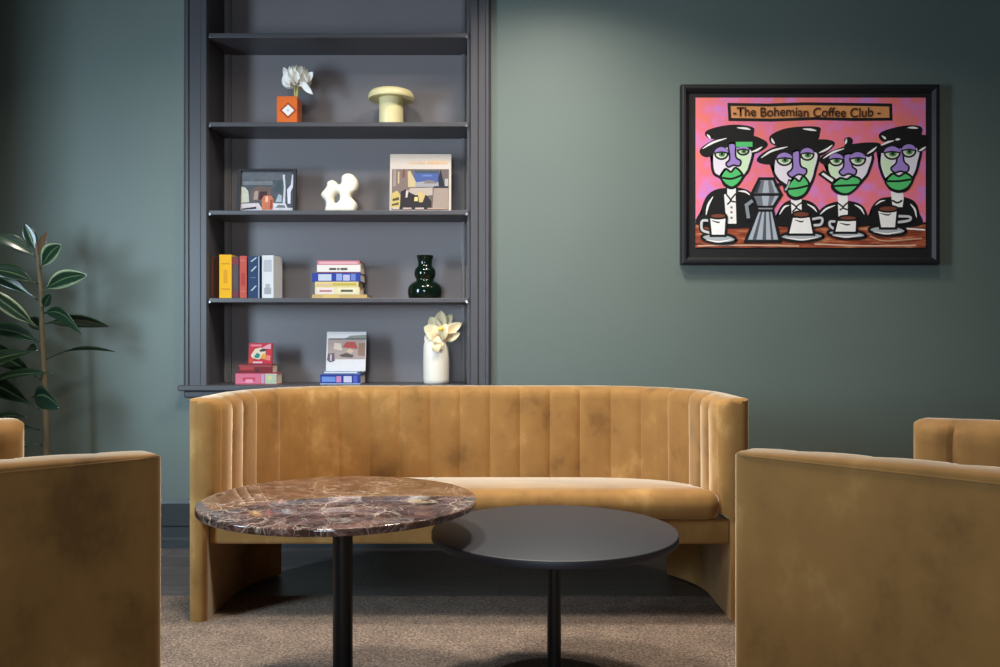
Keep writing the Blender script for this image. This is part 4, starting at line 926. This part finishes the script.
# ------------------------------------------------------------------ rubber plant
DT = 3.70
st = [P(60, 640, DT), P(52, 540, DT), P(46, 470, DT), P(45.5, 420, DT), P(44, 375, DT), P(42, 330, DT), P(41, 290, DT), P(37, 250, DT), P(36, 236, DT)]
base = Vector((st[0].x, DT, 0.0))
pl = thing('potted_rubber_plant', 'tall dark leafy rubber plant by the wall behind the left chair', 'plant', base)
pts = [v-base for v in st]
BARK = mat((96, 84, 60), 0.7, name='plant_stem', var=0.25, scale=40)
tube('trunk', [Vector((pts[0].x, 0, 0.24))]+pts[1:], [0.015, 0.015, 0.0145, 0.0135, 0.012, 0.011, 0.010, 0.008, 0.004], BARK, pl)
def leaf(p0, p1, wpx, dy0=0.0, dy1=0.0, roll=0.0, droop=0.1, fold=0.25, m=LEAF, stalk=0.12):
    a = P(p0[0], p0[1], DT)-base+Vector((0, dy0, 0)); e = P(p1[0], p1[1], DT)-base; e.y += dy1
    d = e-a; L = d.length; d.normalize()
    view = Vector((0, 1, 0)); side = d.cross(view).normalized(); nrm = side.cross(d).normalized()
    rot = Matrix.Rotation(roll, 3, d); side = rot @ side; nrm = rot @ nrm
    wd = wpx/F*DT; nu, nv = 6, 14; vs = []; fs = []; uvs = []
    for j in range(nv+1):
        t = j/nv
        tt = max(0, (t-stalk)/(1-stalk)); w_ = wd*(max(0.0, math.sin(PI*min(1, tt**0.85)))**0.8)*0.5
        if t < stalk+0.001: w_ = 0.0035
        w_ = max(w_, 0.0015 if t > 0.9 else 0.0035)
        c = a+d*(L*t)+Vector((0, 0, 1))*(droop*L*math.sin(PI*t)*0.9)
        for i in range(nu+1):
            f = (i/nu-0.5)*2; vs.append(c+side*(f*w_)-nrm*(abs(f)*w_*fold)); uvs.append((i/nu, t))
    for j in range(nv):
        for i in range(nu): q_ = j*(nu+1)+i; fs.append((q_, q_+1, q_+nu+2, q_+nu+1))
    o = mesh('leaf', vs, fs, m, pl, smooth=True, recalc=False)
    uvl = o.data.uv_layers.new(name='UVMap')
    for lp in o.data.loops: uvl.data[lp.index].uv = uvs[lp.vertex_index]
    so = o.modifiers.new('thick', 'SOLIDIFY'); so.thickness = 0.0012
    return o
leaf((36, 252), (27, 224), 13, 0, -0.02, 0.3, 0.05)
leaf((39, 256), (50, 232), 10, 0, -0.02, -0.3, 0.0, m=LEAF_BUD)
leaf((37, 258), (1, 238), 15, 0, -0.08, 0.35, 0.12)
leaf((41, 268), (73, 247), 16, 0, -0.10, 0.2, 0.10, m=LEAF_PALE, stalk=0.1)
leaf((38, 284), (-10, 271), 16, 0, -0.05, 0.5, 0.10)
leaf((43, 291), (101, 277), 17, 0, -0.12, 0.25, 0.08, m=LEAF_PALE)
leaf((43, 308), (58, 294), 9, 0, -0.06, 0.3, 0.0)
leaf((38, 328), (-8, 286), 15, 0, -0.10, 0.2, 0.02, m=LEAF_PALE)
leaf((42, 314), (88, 334), 15, 0, -0.06, 0.4, 0.22)
leaf((43, 324), (98, 326), 15, 0, 0.10, 0.5, 0.10)
leaf((44, 360), (105, 352), 7, 0, 0.10, 1.0, 0.14, stalk=0.3)
leaf((42, 332), (14, 318), 12, 0, 0.12, 0.3, 0.05)
leaf((59, 373), (-14, 384), 14, -0.05, -0.02, 0.9, 0.06)
leaf((37, 397), (72, 406), 24, -0.04, -0.10, 0.3, 0.20, fold=0.4)
leaf((33, 416), (-14, 424), 10, -0.05, 0.0, 1.0, 0.10)
leaf((38, 352), (10, 352), 10, 0, 0.12, 0.6, 0.10)
leaf((44, 345), (-30, 330), 15, 0, 0.05, 0.4, 0.10)
for p0_, p1_, w__, d0_, d1_, r_ in (((40, 410), (-70, 372), 22, 0, 0.05, 0.3), ((40, 430), (-60, 430), 22, 0, 0.0, 0.2), ((41, 380), (-60, 345), 20, 0, 0.1, 0.3), ((43, 445), (-50, 462), 22, 0, -0.1, 0.3), ((38, 300), (-50, 262), 18, 0, 0.0, 0.3), ((42, 350), (-55, 392), 20, 0, -0.15, 0.4), ((44, 470), (-60, 500), 20, 0, 0, 0.2)):
    leaf(p0_, p1_, w__, d0_, d1_, r_, 0.08)
lathe('pot', [(0.001, 0), (0.13, 0), (0.135, 0.005), (0.17, 0.30), (0.172, 0.31), (0.160, 0.31), (0.157, 0.27), (0.001, 0.27)], mat((40, 48, 56), 0.5, name='dark_planter'), pl)
lathe('soil', [(0.001, 0.255), (0.15, 0.255), (0.154, 0.272), (0.08, 0.278), (0.001, 0.276)], mat((50, 38, 30), 0.95, var=0.4, scale=120, bump=0.5), pl)
